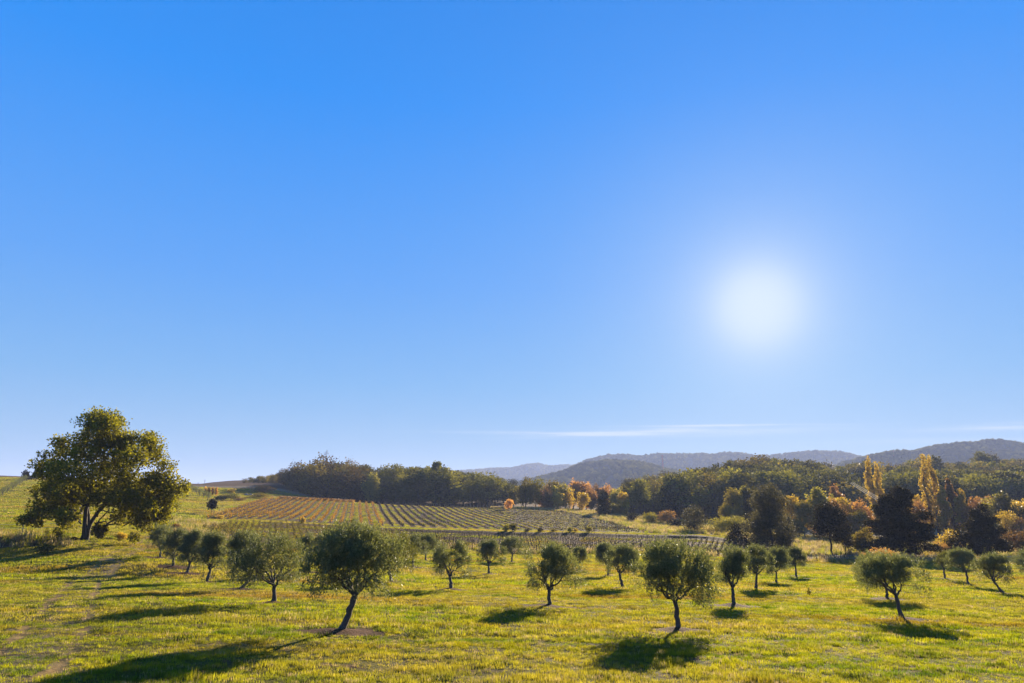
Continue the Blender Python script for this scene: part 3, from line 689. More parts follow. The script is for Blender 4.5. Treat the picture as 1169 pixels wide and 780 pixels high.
# named single trees of the right half
place(880,150,551,'full',11,64,'rim','tall dark rounded evergreen with pale rimmed top, left of the dark spreading trees','evergreen tree','evergreen_tree',50000,.0145,low=.03)
place(946,146,573,'round',12,42,'dark','small black evergreen on visible trunk, left of the biggest dark conifer','evergreen tree','evergreen_tree',24000,.0175,low=.20)
place(962,148,596,'round',121,26,'dark','low dark evergreen with short trunk leaning against its taller black neighbour','evergreen tree','evergreen_tree',14000,.02,low=.15)
place(1028,140,552,'cone',13,78,'dark','biggest dark conifer with broad ragged cone, right of centre right','conifer tree','conifer_tree',70000,.0140)
place(1123,140,573,'cone',14,54,'dark','rugged black conifer near the right edge, right of the golden poplars','conifer tree','conifer_tree',38000,.0170)
place(1100,142,598,'shrub',141,40,'dark','low black bush spreading at the left foot of the rugged conifer','bush','bush',4000,.05)
place(1158,146,600,'shrub',142,50,'russet','brown leafless thicket under the right edge trees','bush','bush',5000,.045)
place(793,190,576,'full',15,36,'rim','small round tree with bright pale rim above the scrub','tree','tree',7000,.032,low=.05)
place(845,163,597,'full',16,40,'dark','dark dome shaped bush below the yellow scrub','bush','bush',6000,.05)
place(862,158,612,'shrub',161,30,'dark','flat dark bush between the dome bush and the pale rimmed evergreen','bush','bush',3500,.06)
place(830,195,584,'shrub',17,54,'yellowgreen','wide yellow green shrub behind the dark dome bush','bush','bush',6000,.045)
place(815,186,602,'shrub',171,24,'woodoak','small green bush at the left foot of the yellow shrub','bush','bush',2500,.07)
place(690,290,561,'full',18,20,'dark','round dark tree standing alone before the orange trees','tree','tree',5000,.05,low=.06)
place(581,285,570,'round',19,12,'orange','tiny bright orange tree at the top edge of the vineyard','tree','tree',1500,.085,low=.1)
place(745,250,581,'shrub',20,28,'yellowgreen','yellow green bush at the scrub edge, left of the rusty bush','bush','bush',2500,.06)
place(762,252,580,'shrub',21,28,'russet','rusty brown bush on the scrub edge','bush','bush',2500,.06)
place(722,258,584,'shrub',22,18,'dark','small dark bush at the top of the scrub slope','bush','bush',1500,.09)
place(773,232,591,'shrub',23,26,'dark','low dark bush left of the round pale rimmed tree','bush','bush',2500,.08)
place(968,152,606,'shrub',24,20,'yellowgreen','pale yellow green bush between the dark evergreens','bush','bush',2500,.06)
place(985,146,599,'shrub',25,30,'woodoak','loose grey green bush at the left foot of the biggest conifer','bush','bush',3500,.05)
place(1075,146,616,'shrub',26,46,'russet','brown bramble heap right of the biggest conifer','bramble','bramble',5000,.05)
place(1006,121,624,'shrub',261,34,'orange','flame orange low bush just above the olives left of the biggest conifer foot','bush','bush',900,.09)
place(982,121,630,'shrub',262,9,'orange','tiny flame orange bush above the olive half hidden on the right','bush','bush',200,.16)
place(1080,160,600,'shrub',27,34,'gold','golden shrub below the poplars','bush','bush',3000,.05)
place(421,362,541,'round',27,22,'yellowgreen','sunlit yellow green tree in the gap between the flare-browned wood and the dark wood','tree','tree',5000,.035,low=.04)
place(497,385,526,'pine',28,15,'pine','lone dark pine rising above the middle wood','pine tree','tall_pine_tree',5000,.03,low=.2)
place(1131,520,514,'pine',29,22,'pine','umbrella pine standing tall above the right wooded hill','pine tree','tall_pine_tree',5000,.03,low=.35)
# poplars
for i, (px, D, top, w, mt, lab) in enumerate((
    (1000,285,522,13,'gold','tall slim golden poplar, left stem of the pair behind the biggest conifer'),
    (1008,290,528,12,'gold','tall slim golden poplar, right stem of the pair behind the biggest conifer'),
    (1063,262,519,14,'gold','tallest golden poplar right of the biggest conifer'),
    (1071,266,521,12,'gold','golden topped poplar pressed against the right of the tallest one'),
    (1080,255,556,14,'gold','short bright yellow poplar right of the tallest poplar'),
    (1089,258,547,15,'russet','russet brown poplar between two yellow ones'),
    (1101,250,559,15,'gold','yellow poplar furthest right of the cluster'),
    (1051,262,566,20,'gold','low yellow tree at the left foot of the tallest poplar'))):
    place(px, D, top, 'column', 40+i, w*.95, mt, lab, 'poplar tree', 'poplar_tree', 9000, .013 if top < 540 else .025, 'golden poplars', low=.08)
# autumn trees of the middle distance
AUT = [(905,235,566,22,'gold'),(918,225,570,22,'woodoak'),(928,240,571,18,'orange'),(935,232,558,22,'yellowgreen'),(948,238,566,20,'yellowgreen'),(955,228,571,24,'orange'),
       (965,240,568,22,'gold'),(975,236,570,22,'orange'),(986,232,573,24,'orange'),(962,222,584,26,'russet'),(978,222,582,26,'woodoak'),(912,215,590,20,'woodoak'),
       (958,275,556,14,'orange'),(1042,245,578,22,'gold'),(1050,240,573,18,'orange'),(1115,245,570,22,'orange'),(1128,250,565,22,'russet'),(1140,232,566,26,'yellowgreen'),
       (1152,226,564,30,'yellowgreen'),(1165,232,572,26,'gold'),(1148,210,584,30,'gold'),(1165,205,592,26,'orange'),(1185,225,568,30,'gold'),(1205,230,566,30,'orange'),(1230,235,570,30,'gold'),(1133,212,594,22,'yellowgreen'),
       (895,205,586,16,'rim'),(849,262,554,22,'yellowgreen'),(838,255,560,22,'woodoak'),(858,258,556,22,'yellowgreen'),(832,250,575,20,'woodoak')]
pos_words = {}
for i, (px, D, top, w, mt) in enumerate(AUT):
    cn_ = {'gold': 'golden', 'orange': 'orange', 'woodoak': 'olive brown', 'yellowgreen': 'yellow green', 'russet': 'russet', 'rim': 'pale rimmed'}[mt]
    wh = 'behind the black evergreen pair' if px < 1000 and px > 900 else ('behind the poplar feet' if 1000 < px < 1110 else ('near the right edge, behind the rugged black conifer' if px >= 1110 else 'beside the tall pale rimmed evergreen'))
    place(px, D, top, 'round', 60+i, w*1.15, mt, f'{cn_} autumn tree {wh}', 'autumn tree', 'autumn_tree', 7000, .030, f'{cn_} autumn trees {wh}', low=.06)
AUT2 = [(601,335,546,20,'woodoak'),(612,345,547,20,'pine'),(622,350,549,20,'russet'),(632,345,549,18,'woodoak'),(640,335,551,18,'yellowgreen'),(646,338,553,16,'gold'),(655,370,549,14,'orange'),
        (662,372,549,16,'orange'),(670,375,550,14,'orange'),(665,330,562,14,'gold'),(676,360,556,12,'orange'),(684,380,553,14,'russet'),(692,385,553,14,'orange'),(700,350,558,10,'orange'),(706,330,557,14,'yellowgreen'),
        (712,320,562,12,'gold'),(700,300,574,10,'yellowgreen'),(710,300,576,12,'woodoak'),(626,325,556,14,'russet'),(636,325,560,14,'gold')]
for i, (px, D, top, w, mt) in enumerate(AUT2):
    cn_ = {'gold': 'golden', 'orange': 'orange', 'woodoak': 'brown green', 'yellowgreen': 'yellow green', 'russet': 'russet', 'pine': 'dark green'}[mt]
    wh = 'in the belt above the right half of the vineyard'
    place(px, D, top, 'round', 120+i, w*1.25, mt, f'{cn_} autumn tree {wh}', 'autumn tree', 'autumn_tree', 4200, .042, f'{cn_} trees {wh}', low=.05)

# ---------------------------------------------- woods
protos = []
for i in range(4): protos.append(('pine', wood_tree('pine', 200+i, n_leaf=3600, size=.034, name='pine_tree', cat='pine tree', low=.18+.05*i)))
for i in range(4): protos.append(('round', wood_tree('round', 210+i, matn='woodoak', n_leaf=3600, size=.034, name='oak_tree', cat='oak tree', low=.06)))
for i in range(2): protos.append(('round', wood_tree('round', 220+i, matn='pine', n_leaf=3600, size=.034, name='holm_oak_tree', cat='oak tree', low=.05)))
for i in range(3): protos.append(('round', wood_tree('round', 230+i, matn='flare_oak', n_leaf=3600, size=.034, name='flare_oak_tree', cat='oak tree', low=.05)))
used = set()
TOPL = ([250,312,325,345,360,385,400,415,425,432,445,458,470,485,497,506,520,535,548,560,567,600], [550,546,533,528,523,521,526,530,540,534,529,527,534,532,525,534,536,535,536,540,550,552])
TOPR = ([716,722,735,750,765,780,800,815,825,835,850,862,868,880,890,905,915,930,945,960,975,985,993,1010,1025,1040,1055,1065,1080,1090,1100,1110,1120,1127,1135,1142,1155,1169,1300],
        [550,544,543,541,539,537,535,534,529,526,526,525,522,522,526,527,524,526,529,530,527,525,528,530,531,528,525,522,524,528,524,530,528,515,515,522,524,524,522])
def forest(px0, px1, D0, D1, sp, Hr, seed, where, mix, limit=10**9, prof=None, clear=None):
    """returns leftover positions once the limit of individuals is reached"""
    rng = np.random.default_rng(seed); pts = []
    D = D0
    while D < D1:
        x0 = at(px0, 570, D)[0]; x1 = at(px1, 570, D)[0]; x = x0 + rng.random()*sp
        while x < x1:
            jx = x + rng.normal()*sp*.25; jy = D + rng.normal()*sp*.25
            H = Hr[0] + (Hr[1]-Hr[0])*rng.random()**1.3
            if prof is not None:
                ppx = 584.5 + F*1.027*jx/jy; lim = at(ppx, float(np.interp(ppx, *prof)), jy)[2] - gz(jx, jy)
                lim *= 1 + .30*(float(vnoise(ppx/11., jy/25., 3))-.72); H = min(lim, Hr[1]*1.3)*(1.0 if rng.random() < .35 else .62+.34*rng.random())
                if H < 3.5: x += sp*(.8+.4*rng.random()); continue
            if clear is None or not clear(jx, jy): pts.append((jx, jy, H, rng.random(), rng.random()*6.28, rng.random()))
            x += sp*(.8+.4*rng.random())
        D += sp*.85
    rest = []
    for j, (x, y, H, r, rz, r2) in enumerate(pts):
        if j >= limit: rest.append((x, y, H, rz, r)); continue
        k_ = mix[int(r*len(mix)) % len(mix)]; pr = protos[k_][1]
        w = .95+.65*r2; z = gz(x, y)
        tk = 'pine tree' if k_ < 4 else ('brown green oak' if k_ < 8 else ('dark green holm oak' if k_ < 10 else 'flare-tinted oak'))
        lab = f'{tk} {where}'
        if k_ not in used:
            used.add(k_); o = pr; o.location = (x, y, z); o.rotation_euler = (0, 0, rz); o.scale = (H*w, H*w, H); o['label'] = lab; o['group'] = f'{tk}s {where}'
        else: copy_tree(pr, (x, y, z), rz, (H*w, H*w, H), lab, f'{tk}s {where}')
    return rest
forest(314, 425, 368, 450, 12.0, (12, 19), 1, 'in the flare-browned wood behind the left half of the vineyard', [10, 11, 12, 10, 11, 12, 5, 8], prof=TOPL)
forest(425, 600, 368, 450, 11.5, (10, 17.5), 2, 'in the dark wood behind the middle of the vineyard', [0, 1, 2, 3, 8, 9, 0, 2, 5], prof=TOPL)
forest(395, 610, 490, 540, 11.0, (12, 20), 3, 'on the rise behind the middle wood', [0, 1, 2, 3, 9], prof=([395,420,440,480,540,570,610],[530,532,531,535,538,545,552]))
forest(258, 345, 470, 560, 9.0, (9, 18), 4, 'on the distant rise behind the left field', [4, 6, 8, 9, 5], prof=([258,275,290,305,325,345],[551,546,543,541,539,537]))
def corridor(x, y):      # strip cleared under the power line
    if not (300 < y < 590): return False
    px = 584.5 + F*1.02*x/y; pc = np.interp(y, [300, 420, 560], [1006, 975, 944]); return abs(px-pc) < 8*300/y+3.5
rest = forest(716, 1290, 330, 600, 12.0, (10, 20), 5, 'on the wooded hill to the right', [0, 1, 2, 3, 8, 9, 5, 6, 0, 2], limit=230, prof=TOPR, clear=lambda x, y: corridor(x, y) or y < 400-70*min(1, max(0, (x/y-.12)/.1)) and False)

for k_, (kk_, pr) in enumerate(protos):          # a kind no wood asked for
    if k_ not in used:
        for ch in list(pr.children): bpy.data.objects.remove(ch)
        bpy.data.objects.remove(pr)
# points-on-mesh scatter for what nobody could count
def scatter(name, pts, rz, sc, protos_, label=None, seed=0, tilt=None):
    me = bpy.data.meshes.new(name); me.vertices.add(len(pts)); me.vertices.foreach_set('co', np.asarray(pts, np.float32).ravel())
    rng = np.random.default_rng(seed)
    for nm, vv in (('rz', rz), ('sx', sc[0]), ('sz', sc[1])):
        a_ = me.attributes.new(nm, 'FLOAT', 'POINT'); a_.data.foreach_set('value', np.asarray(vv, np.float32))
    a_ = me.attributes.new('kind', 'INT', 'POINT'); a_.data.foreach_set('value', rng.integers(0, len(protos_), len(pts)).astype(np.int32))
    o = bpy.data.objects.new(name, me); COL.objects.link(o); tag(o, label, kind='stuff')
    ng = bpy.data.node_groups.new(name, 'GeometryNodeTree')
    ng.interface.new_socket('Geometry', in_out='INPUT', socket_type='NodeSocketGeometry'); ng.interface.new_socket('Geometry', in_out='OUTPUT', socket_type='NodeSocketGeometry')
    gi = ng.nodes.new('NodeGroupInput'); go = ng.nodes.new('NodeGroupOutput'); jn = ng.nodes.new('GeometryNodeJoinGeometry')
    def na(nm, t='FLOAT'):
        n_ = ng.nodes.new('GeometryNodeInputNamedAttribute'); n_.data_type = t; n_.inputs[0].default_value = nm; return n_.outputs[0]
    rzn = na('rz'); sx = na('sx'); sz = na('sz'); kd = na('kind', 'INT')
    cr = ng.nodes.new('ShaderNodeCombineXYZ'); ng.links.new(rzn, cr.inputs[2])
    cs = ng.nodes.new('ShaderNodeCombineXYZ'); ng.links.new(sx, cs.inputs[0]); ng.links.new(sx, cs.inputs[1]); ng.links.new(sz, cs.inputs[2])
    for k_, po in enumerate(protos_):
        inf = ng.nodes.new('GeometryNodeObjectInfo'); inf.inputs['Object'].default_value = po
        inf.inputs['As Instance'].default_value = True
        cmp_ = ng.nodes.new('FunctionNodeCompare'); cmp_.data_type = 'INT'; cmp_.operation = 'EQUAL'
        ng.links.new(kd, cmp_.inputs[2]); cmp_.inputs[3].default_value = k_
        ip = ng.nodes.new('GeometryNodeInstanceOnPoints')
        ng.links.new(gi.outputs[0], ip.inputs['Points']); ng.links.new(cmp_.outputs[0], ip.inputs['Selection']); ng.links.new(inf.outputs['Geometry'], ip.inputs['Instance'])
        ng.links.new(cr.outputs[0], ip.inputs['Rotation']); ng.links.new(cs.outputs[0], ip.inputs['Scale']); ng.links.new(ip.outputs[0], jn.inputs[0])
    ng.links.new(jn.outputs[0], go.inputs[0])
    md = o.modifiers.new('scatter', 'NODES'); md.node_group = ng
    return o
def loose(name, me): return bpy.data.objects.new(name, me)
# the rest of the right-hand wood, as one mass
def crown_mesh(seed, matn, kind, n_leaf=2600, size=.042):
    r = wood_tree(kind, seed, n_leaf=n_leaf, size=size, matn=matn)
    me = [c for c in r.children if c.name.startswith('crown')][0].data
    for c in list(r.children): bpy.data.objects.remove(c)
    bpy.data.objects.remove(r); return loose('wood_crown', me)
wp = [crown_mesh(300+i, 'pine' if i in (0, 2) else ('woodoak' if i == 1 else 'rim'), 'pine' if i % 2 == 0 else 'round') for i in range(4)]
R_ = np.array(rest)
scatter('forest', np.stack([R_[:, 0], R_[:, 1], ground_z(R_[:, 0], R_[:, 1])-.3], 1), R_[:, 3], (R_[:, 2]*1.1, R_[:, 2]), wp, 'dark green wood covering the hill to the right', 7)
# woods on the far ridges
def ridge_wood(R, n_, seed, label, size=(9, 16), smax=.15):
    X, s_, Zg, depth, D = R; rng = np.random.default_rng(seed)
    s = rng.random(n_)*(1+smax)-1; s = np.where(rng.random(n_) < .25, (rng.random(n_)-.5)*.08, s); xi = rng.random(n_)
    fi = (s+1)/2*(len(s_)-1); fj = xi*(len(X)-1); i = np.clip(fi.astype(int), 0, len(s_)-2); j = np.clip(fj.astype(int), 0, len(X)-2)
    fi -= i; fj -= j
    z = (Zg[i, j]*(1-fi)+Zg[i+1, j]*fi)*(1-fj) + (Zg[i, j+1]*(1-fi)+Zg[i+1, j+1]*fi)*fj
    x = X[0]+xi*(X[-1]-X[0]); y = D+s*depth
    den = fbm(x/120, y/120, seed, 3) > .22; x, y, z = x[den], y[den], z[den]
    H = size[0]+(size[1]-size[0])*rng.random(len(x))**2
    scatter('forest', np.stack([x, y, z-1.5], 1), rng.random(len(x))*6.28, (H*1.25, H), [wp[0], wp[2]], label, seed)
ridge_wood(R2, 9000, 11, 'hazy wood on the nearer ridge left of centre')
ridge_wood(R4, 14000, 12, 'hazy wood on the high right ridge')
ridge_wood(R1, 9000, 14, 'blue wood on the farthest small ridge', (12, 20))
ridge_wood(R3, 12000, 13, 'bluish wood on the long far ridge', (10, 20))

# ------------------------------------------------------------------ vineyards
def vine_mesh(seed, leafy=.5, vmn='vine'):
    rng = np.random.default_rng(seed); b = MB()
    P = np.array([[0, 0, -.1], [.03*rng.normal(), .03*rng.normal(), .25], [.06*rng.normal(), .05*rng.normal(), .5], [.05*rng.normal(), .05*rng.normal(), .68]])
    b.tube(P, [.07, .055, .05, .06], 6, 0)
    for i in range(7):
        a = rng.random()*6.28; tip = P[-1]+np.array([math.cos(a)*.42, math.sin(a)*.3, .25+.5*rng.random()]); limb(b, P[-1], tip, .022, .010, rng, .12, 3, 4)
    n_ = int(70*leafy); c = P[-1] + rng.normal(size=(n_, 3))*np.array([.34, .26, .20])+np.array([0, 0, .22])
    if n_: b.leaves(c, rng.normal(size=(n_, 3)), .15*(.6+.7*rng.random(n_)), .12, rng, 1)
    return b.mesh('grapevine', [M['dark_bark'], M[vmn]])
vm = [vine_mesh(400+i, .03+.05*(i % 3), 'vine_mixed') for i in range(5)]
vml = [vine_mesh(420+i, .65, 'vine_mixed') for i in range(3)]
def rows1():
    rng = np.random.default_rng(8); out = []
    for r in range(24):
        y0 = 121 + r*1.85
        for x in np.arange(-85, 75, 1.25):
            xx = x + rng.normal()*.08 + (r % 2)*.6; yy_ = y0 + .02*x + rng.normal()*.08
            if rng.random() < .93: out.append((xx, yy_))
    o = np.array(out); return o[inpoly(o[:, 0], o[:, 1], VINE1)]
V1 = rows1(); V1 = V1[np.argsort(V1[:, 1])]
zz = ground_z(V1[:, 0], V1[:, 1]); rng = np.random.default_rng(9)
vis = (V1[:, 0]/V1[:, 1] > -.46) & (V1[:, 0]/V1[:, 1] < .56)
first = np.nonzero(vis)[0][:280]; fs = set(first.tolist())
for i in first:
    x, y = V1[i]; me = vml[i % 3] if x < -25 else vm[i % 5]
    o = bpy.data.objects.new('grapevine', me); COL.objects.link(o); o.location = (x, y, zz[i]); o.rotation_euler = (0, 0, rng.random()*6.28); s_ = .9+.4*rng.random(); o.scale = (s_, s_, s_)
    if x < -25: tag(o, 'leafy yellow green vine stock in the nearest rows left of the largest olive', 'grapevine', 'leafy vines at the left of the lower vineyard')
    else: tag(o, 'bare dark vine stock in the nearest rows behind the olive meadow', 'grapevine', 'bare vines in front rows of the lower vineyard')
restv = np.array([i for i in range(len(V1)) if i not in fs])
lf = restv[V1[restv, 0] < -25]; rg = restv[V1[restv, 0] >= -25]
for nm, ii, mm, lab in (('vines', lf, vml, 'mass of leafy yellow green vines at the left of the lower vineyard'), ('vines', rg, vm, 'mass of bare dark vines in the lower vineyard')):
    s_ = .65+.3*rng.random(len(ii))
    scatter(nm, np.stack([V1[ii, 0], V1[ii, 1], zz[ii]], 1), rng.random(len(ii))*6.28, (s_, s_), [loose('vine', m_) for m_ in mm], lab, 3)
def rows2():
    rng = np.random.default_rng(21); dirv = np.array([-.224, 1.0]); dirv /= np.linalg.norm(dirv); nrm = np.array([dirv[1], -dirv[0]])
    for kq in range(-60, 90):
        q = (kq+.25+.5)*2.6                     # lies on the strip where the grass band runs
        s = np.arange(150, 340, .5); x = nrm[0]*q + dirv[0]*s; y = nrm[1]*q + dirv[1]*s
        ins = inpoly(x, y, VINE2)
        if ins.sum() < 20: continue
        x = x[ins]; y = y[ins]; o = MB(); L = len(x)*.5
        x0, y0 = x[0], y[0]; z0 = gz(x0, y0)
        n_ = int(L*(9 if q < 8 else 6)); hv = .75 if q < 8 else (.42 if q < 26 else .22); t = rng.random(n_)*(len(x)-1); i = t.astype(int); f = t-i; i2 = np.minimum(i+1, len(x)-1)
        lx = x[i]*(1-f)+x[i2]*f; ly = y[i]*(1-f)+y[i2]*f
        thick = fbm(t/3, np.full(n_, kq*3.1), 5, 3); kp = thick > .36; lx, ly = lx[kp], ly[kp]; n_ = len(lx)
        h = (.30 if q < 8 else .12)+hv*rng.random(n_)
        c = np.stack([lx+rng.normal(size=n_)*.20-x0, ly+rng.normal(size=n_)*.2-y0, ground_z(lx, ly)+h-z0], 1)
        o.leaves(c, rng.normal(size=(n_, 3)), .26*(.6+.7*rng.random(n_)), .20, rng, 1)
        for j in range(0, len(x), 3):
            zz_ = gz(x[j], y[j])-z0; o.tube([[x[j]-x0, y[j]-y0, zz_-.1], [x[j]-x0+.05*rng.normal(), y[j]-y0, zz_+.25], [x[j]-x0+.1*rng.normal(), y[j]-y0, zz_+(.8 if q < 26 else .45)]], [.05, .045, .035], 4, 0)
        for j in range(0, len(x), 16):
            zz_ = gz(x[j], y[j])-z0; o.tube([[x[j]-x0, y[j]-y0, zz_-.1], [x[j]-x0, y[j]-y0, zz_+1.5]], [.045, .04], 5, 2)
        ob = o.build('vine_row', [M['dark_bark'], M['vine'] if q < 8 else M['shaded_cane'], M['post']]); ob.location = (x0, y0, z0)
        tag(ob, 'long yellowing vine row running up the slope of the upper vineyard', 'vine row', 'parallel vine rows of the upper vineyard')
rows2()
# reddish vine edge at the top left of the vineyard
def edge_band():
    rng = np.random.default_rng(33)
    b = MB(); n_ = 4200; px = 318+87*rng.random(n_); D = 304+5*rng.random(n_)
    x = np.array([at(p, 575, d_)[0] for p, d_ in zip(px, D)]); z = ground_z(x, D)
    ox, oy, oz = x.mean(), 306., float(z.mean())
    b.leaves(np.stack([x-ox, D-oy, z-oz+.2+1.0*rng.random(n_)], 1), rng.normal(size=(n_, 3)), .4, .3, rng, 0)
    o = b.build('hedge', M['orange']); o.location = (ox, oy, oz); tag(o, 'low rusty orange hedge along the top left edge of the vineyard', 'hedge')
edge_band()

# ------------------------------------------------------------------ left hill: olive rows, poplars, poles
hp = [olive_tree((0, 0, 0), 1.0, .48, .48, .22, .02, 500+i, M['olive'], .22, cat='olive tree') for i in range(2)]
hu = set()
def hill_olive(px, py, Hpx, i, label, group):
    p = hit(px, py, 120)
    if p is None: return
    x, y = p; H = Hpx*y/F; pr = hp[i % 2]; rz = i*1.3
    if i % 2 not in hu:
        hu.add(i % 2); o = pr; o.location = (x, y, gz(x, y)); o.rotation_euler = (0, 0, rz); o.scale = (H, H, H); o['label'] = label; o['group'] = group
    else: copy_tree(pr, (x, y, gz(x, y)), rz, (H, H, H), label, group)
lhill = [(-12,575),(-4,570),(3,566.5),(8,563),(13.5,560),(18,557),(22,554),(25,551.5),(28,549.5),(31,548)]
for i, (px, py) in enumerate(lhill): hill_olive(px, py, 11-.5*i, i, 'small grey green olive in the diagonal row on the far left hill', 'olive row on the far left hill')
rhill = [(208,556.5),(212,558.5),(216,560),(220,562),(224,564),(228,566.5),(232,568.5),(237,571.5)]
for i, (px, py) in enumerate(rhill): hill_olive(px, py, 7+.35*i, i+1, 'small olive in the row running down the slope right of the oak', 'olive row right of the oak')
def small(px, py, top, kind, w, mt, label, cat, seed, n_leaf=1800, size=.06, name=None, dmin=100, low=None):
    p = hit(px, py, dmin)
    if p is None: print('nohit', px, py); return
    return place(px, p[1], top, kind, seed, w, mt, label, cat, name or cat.replace(' ', '_'), n_leaf, size, None, low, base=py)
small(241,588,571,'round',10,'dark','small dark tree alone on the grass slope right of the oak','tree',601,1500,.09,low=.35)
small(258,571,564,'shrub',30,'pine','long dark green bush on the slope left of the vineyard','bush',602,3500,.1)
small(272,572,567,'shrub',22,'russet','brown bush on the slope beside the long dark one','bush',603,2000,.1)
small(250,592,588,'shrub',12,'gold','low golden bush at the lower end of the grass slope','bush',604,900,.16)
small(244,592,589.5,'shrub',8,'yellowgreen','low green bush left of the golden one on the slope','bush',605,700,.18)
for i, px in enumerate((234, 238, 242, 246.5)):
    small(px, 566, 556, 'column', 3.2, 'orange', 'short orange columnar tree in a row of four on the left slope', 'columnar tree', 610+i, 500, .09)
for o in [o for o in bpy.data.objects if o.name.startswith('columnar_tree')]: o['group'] = 'four orange columnar trees'
small(28,549,537.5,'round',7,'dark','dark tree on the crest of the far left hill, left of a pair','tree',620,900,.12,low=.1)
small(41,548,538,'round',8,'dark','dark tree on the crest of the far left hill, closest to the oak','tree',621,900,.12,low=.2)
small(36,548,542,'shrub',12,'dark','low dark bush between crest trees on the far left hill','bush',622,900,.14)
small(262,563,557,'shrub',14,'gold','golden brush on the brown rise left of the flare-browned wood','bush',623,900,.14)
small(300,562,553,'shrub',34,'russet','dark brown thicket on the rise left of the flare-browned wood','bush',624,3000,.1)
small(296,569,562,'shrub',30,'woodoak','brushy hedge of mixed vines left of the flare-browned wood','bush',625,2500,.1)
# under and around the oak
def near_bush(px, py, top, w, mt, lab, seed, n_leaf=2500, size=.08, kind='shrub', low=None):
    small(px, py, top, kind, w, mt, lab, 'bush', seed, n_leaf, size, 'bush', 55, low)
near_bush(112,616,592,18,'oak','leafy oak sapling bush hanging beside the right trunk of the oak',630,3500,.07,'round',.1)
near_bush(85,618,611,9,'dark','small dark stump bush left of the oak trunks',631)
near_bush(137,616,607,16,'gold','orange yellow low bush right of the oak trunks',632)
near_bush(152,615,606,14,'yellowgreen','bright green low bush by the track bend right of the oak',633)
near_bush(66,617,598,14,'oak','loose sapling bush with sparse leaves left of the oak',634,900,.08)
near_bush(52,633,617,26,'woodoak','tall weedy bush on the dark bank left of the oak',635,1800,.07)
near_bush(182,606,594,22,'oak','low oak bush behind the end of the left olive row',636,2500,.07)
near_bush(200,605,597,14,'russet','rusty bush at the foot of the grass slope behind the olives',637,1500,.1)
small(924,681,671,'shrub',5,'yellowgreen','small upright weed clump in the meadow left of the right hand olives','plant',640,110,.22,'plant',30)
# roadside bushes on the terrace step
for i, (px, w, h, mt, lab) in enumerate(((578,10,8,'yellowgreen','twin green bush on the terrace edge, left of its yellow twin'),(586,10,9,'yellowgreen','yellow green bush on the terrace edge, right of its green twin'),
        (602,9,4,'dark','small dark bush on the terrace edge right of the yellow green pair'),(617,9,5,'dark','second small dark bush on the terrace edge'),(632,9,4.5,'woodoak','brown green bush on the terrace edge, middle of the line'),
        (651,9,6,'yellowgreen','yellow bush on the terrace edge below the right vine rows'),(657,7,4.5,'gold','golden bush on the terrace edge beside the yellow one'),(672,10,6.5,'yellowgreen','rightmost yellow green bush on the terrace edge'),
        (344,9,7,'gold','bright golden bush at the lower left edge of the upper vineyard'),(433,6,5,'gold','tiny golden bush at the vineyard edge above the largest olive'))):
    D = 168.5; x, y = P2(px, D, 608); z = gz(x, y); H = h*D/F
    wood_tree('shrub', 650+i, (x, y, z), H, w*D/F/H, mt, 900, .12, 'bush', lab, 'bush')

def pole(px, D, top, name, label, matn, r, cat, arms=False):
    x, y = P2(px, D, top); z = gz(x, y) if D < 880 else None
    return x, y, z
def mast(px, D, top, r, matn, label, zbase=None, name='radio_mast', cat='mast'):
    x, y, zt = at(px, top, D); zb = gz(x, y) if zbase is None else zbase
    root = empty(name, (x, y, zb), 0, label, cat); H = zt-zb
    b = MB(); b.tube([[0, 0, -1], [0, 0, H*.6], [0, 0, H]], [r, r*.8, r*.6], 8); b.build('pole', M[matn], root, True)
    b = MB(); b.box((0, 0, H*.93), (r*5, r*.5, r*.5)); b.box((0, 0, H*.80), (r*3.6, r*.5, r*.5)); b.build('crossarm', M[matn], root)
    return root
mast(373, 470, 514, .34, 'metal', 'thin grey mast rising above the flare-browned wood on the left')
mast(234, 330, 547.5, .10, 'post', 'thin wooden pole on the slope by the orange columnar trees', None, 'utility_pole', 'utility pole')
mast(451/9.74+180, 330, 551, .10, 'post', 'thin wooden pole on the slope beside the row of small olives', None, 'utility_pole', 'utility pole')
def pylon(px, D, top, zb, label, w):
    x, y, zt = at(px, top, D); H = zt-zb; root = empty('lattice_pylon', (x, y, zb), 0, label, 'pylon')
    b = MB(); w0 = w
    def wd(h): return w0*(1-.78*min(1, h/(H*.75)))
    lv = np.linspace(0, H, 9)
    for sx in (-1, 1):
        for sy in (-1, 1): b.tube([[sx*wd(h), sy*wd(h), h] for h in lv], [.35]*9, 4)
    for i in range(8):
        for sx, sy, tx, ty in ((-1,-1,1,-1),(1,-1,1,1),(1,1,-1,1),(-1,1,-1,-1)):
            a = [sx*wd(lv[i]), sy*wd(lv[i]), lv[i]]; c = [tx*wd(lv[i+1]), ty*wd(lv[i+1]), lv[i+1]]; b.tube([a, c], [.22, .22], 4)
            a = [tx*wd(lv[i]), ty*wd(lv[i]), lv[i]]; c = [sx*wd(lv[i+1]), sy*wd(lv[i+1]), lv[i+1]]; b.tube([a, c], [.22, .22], 4)
    b.build('lattice', M['redsteel'], root)
    for h in (.74, .86, .97):
        b = MB(); b.tube([[-w*1.25*(1.3-h*.4), 0, H*h], [0, 0, H*h+.8], [w*1.25*(1.3-h*.4), 0, H*h]], [.2, .4, .2], 4); b.build('crossarm', M['redsteel'], root)
pylon(756, 1850, 519.5, 50, 'red brown lattice pylon on the far ridge above the wooded hill', 4.5)
pylon(1020, 1780, 514.5, 100, 'thin lattice pylon on the high right ridge between the poplars', 2.6)
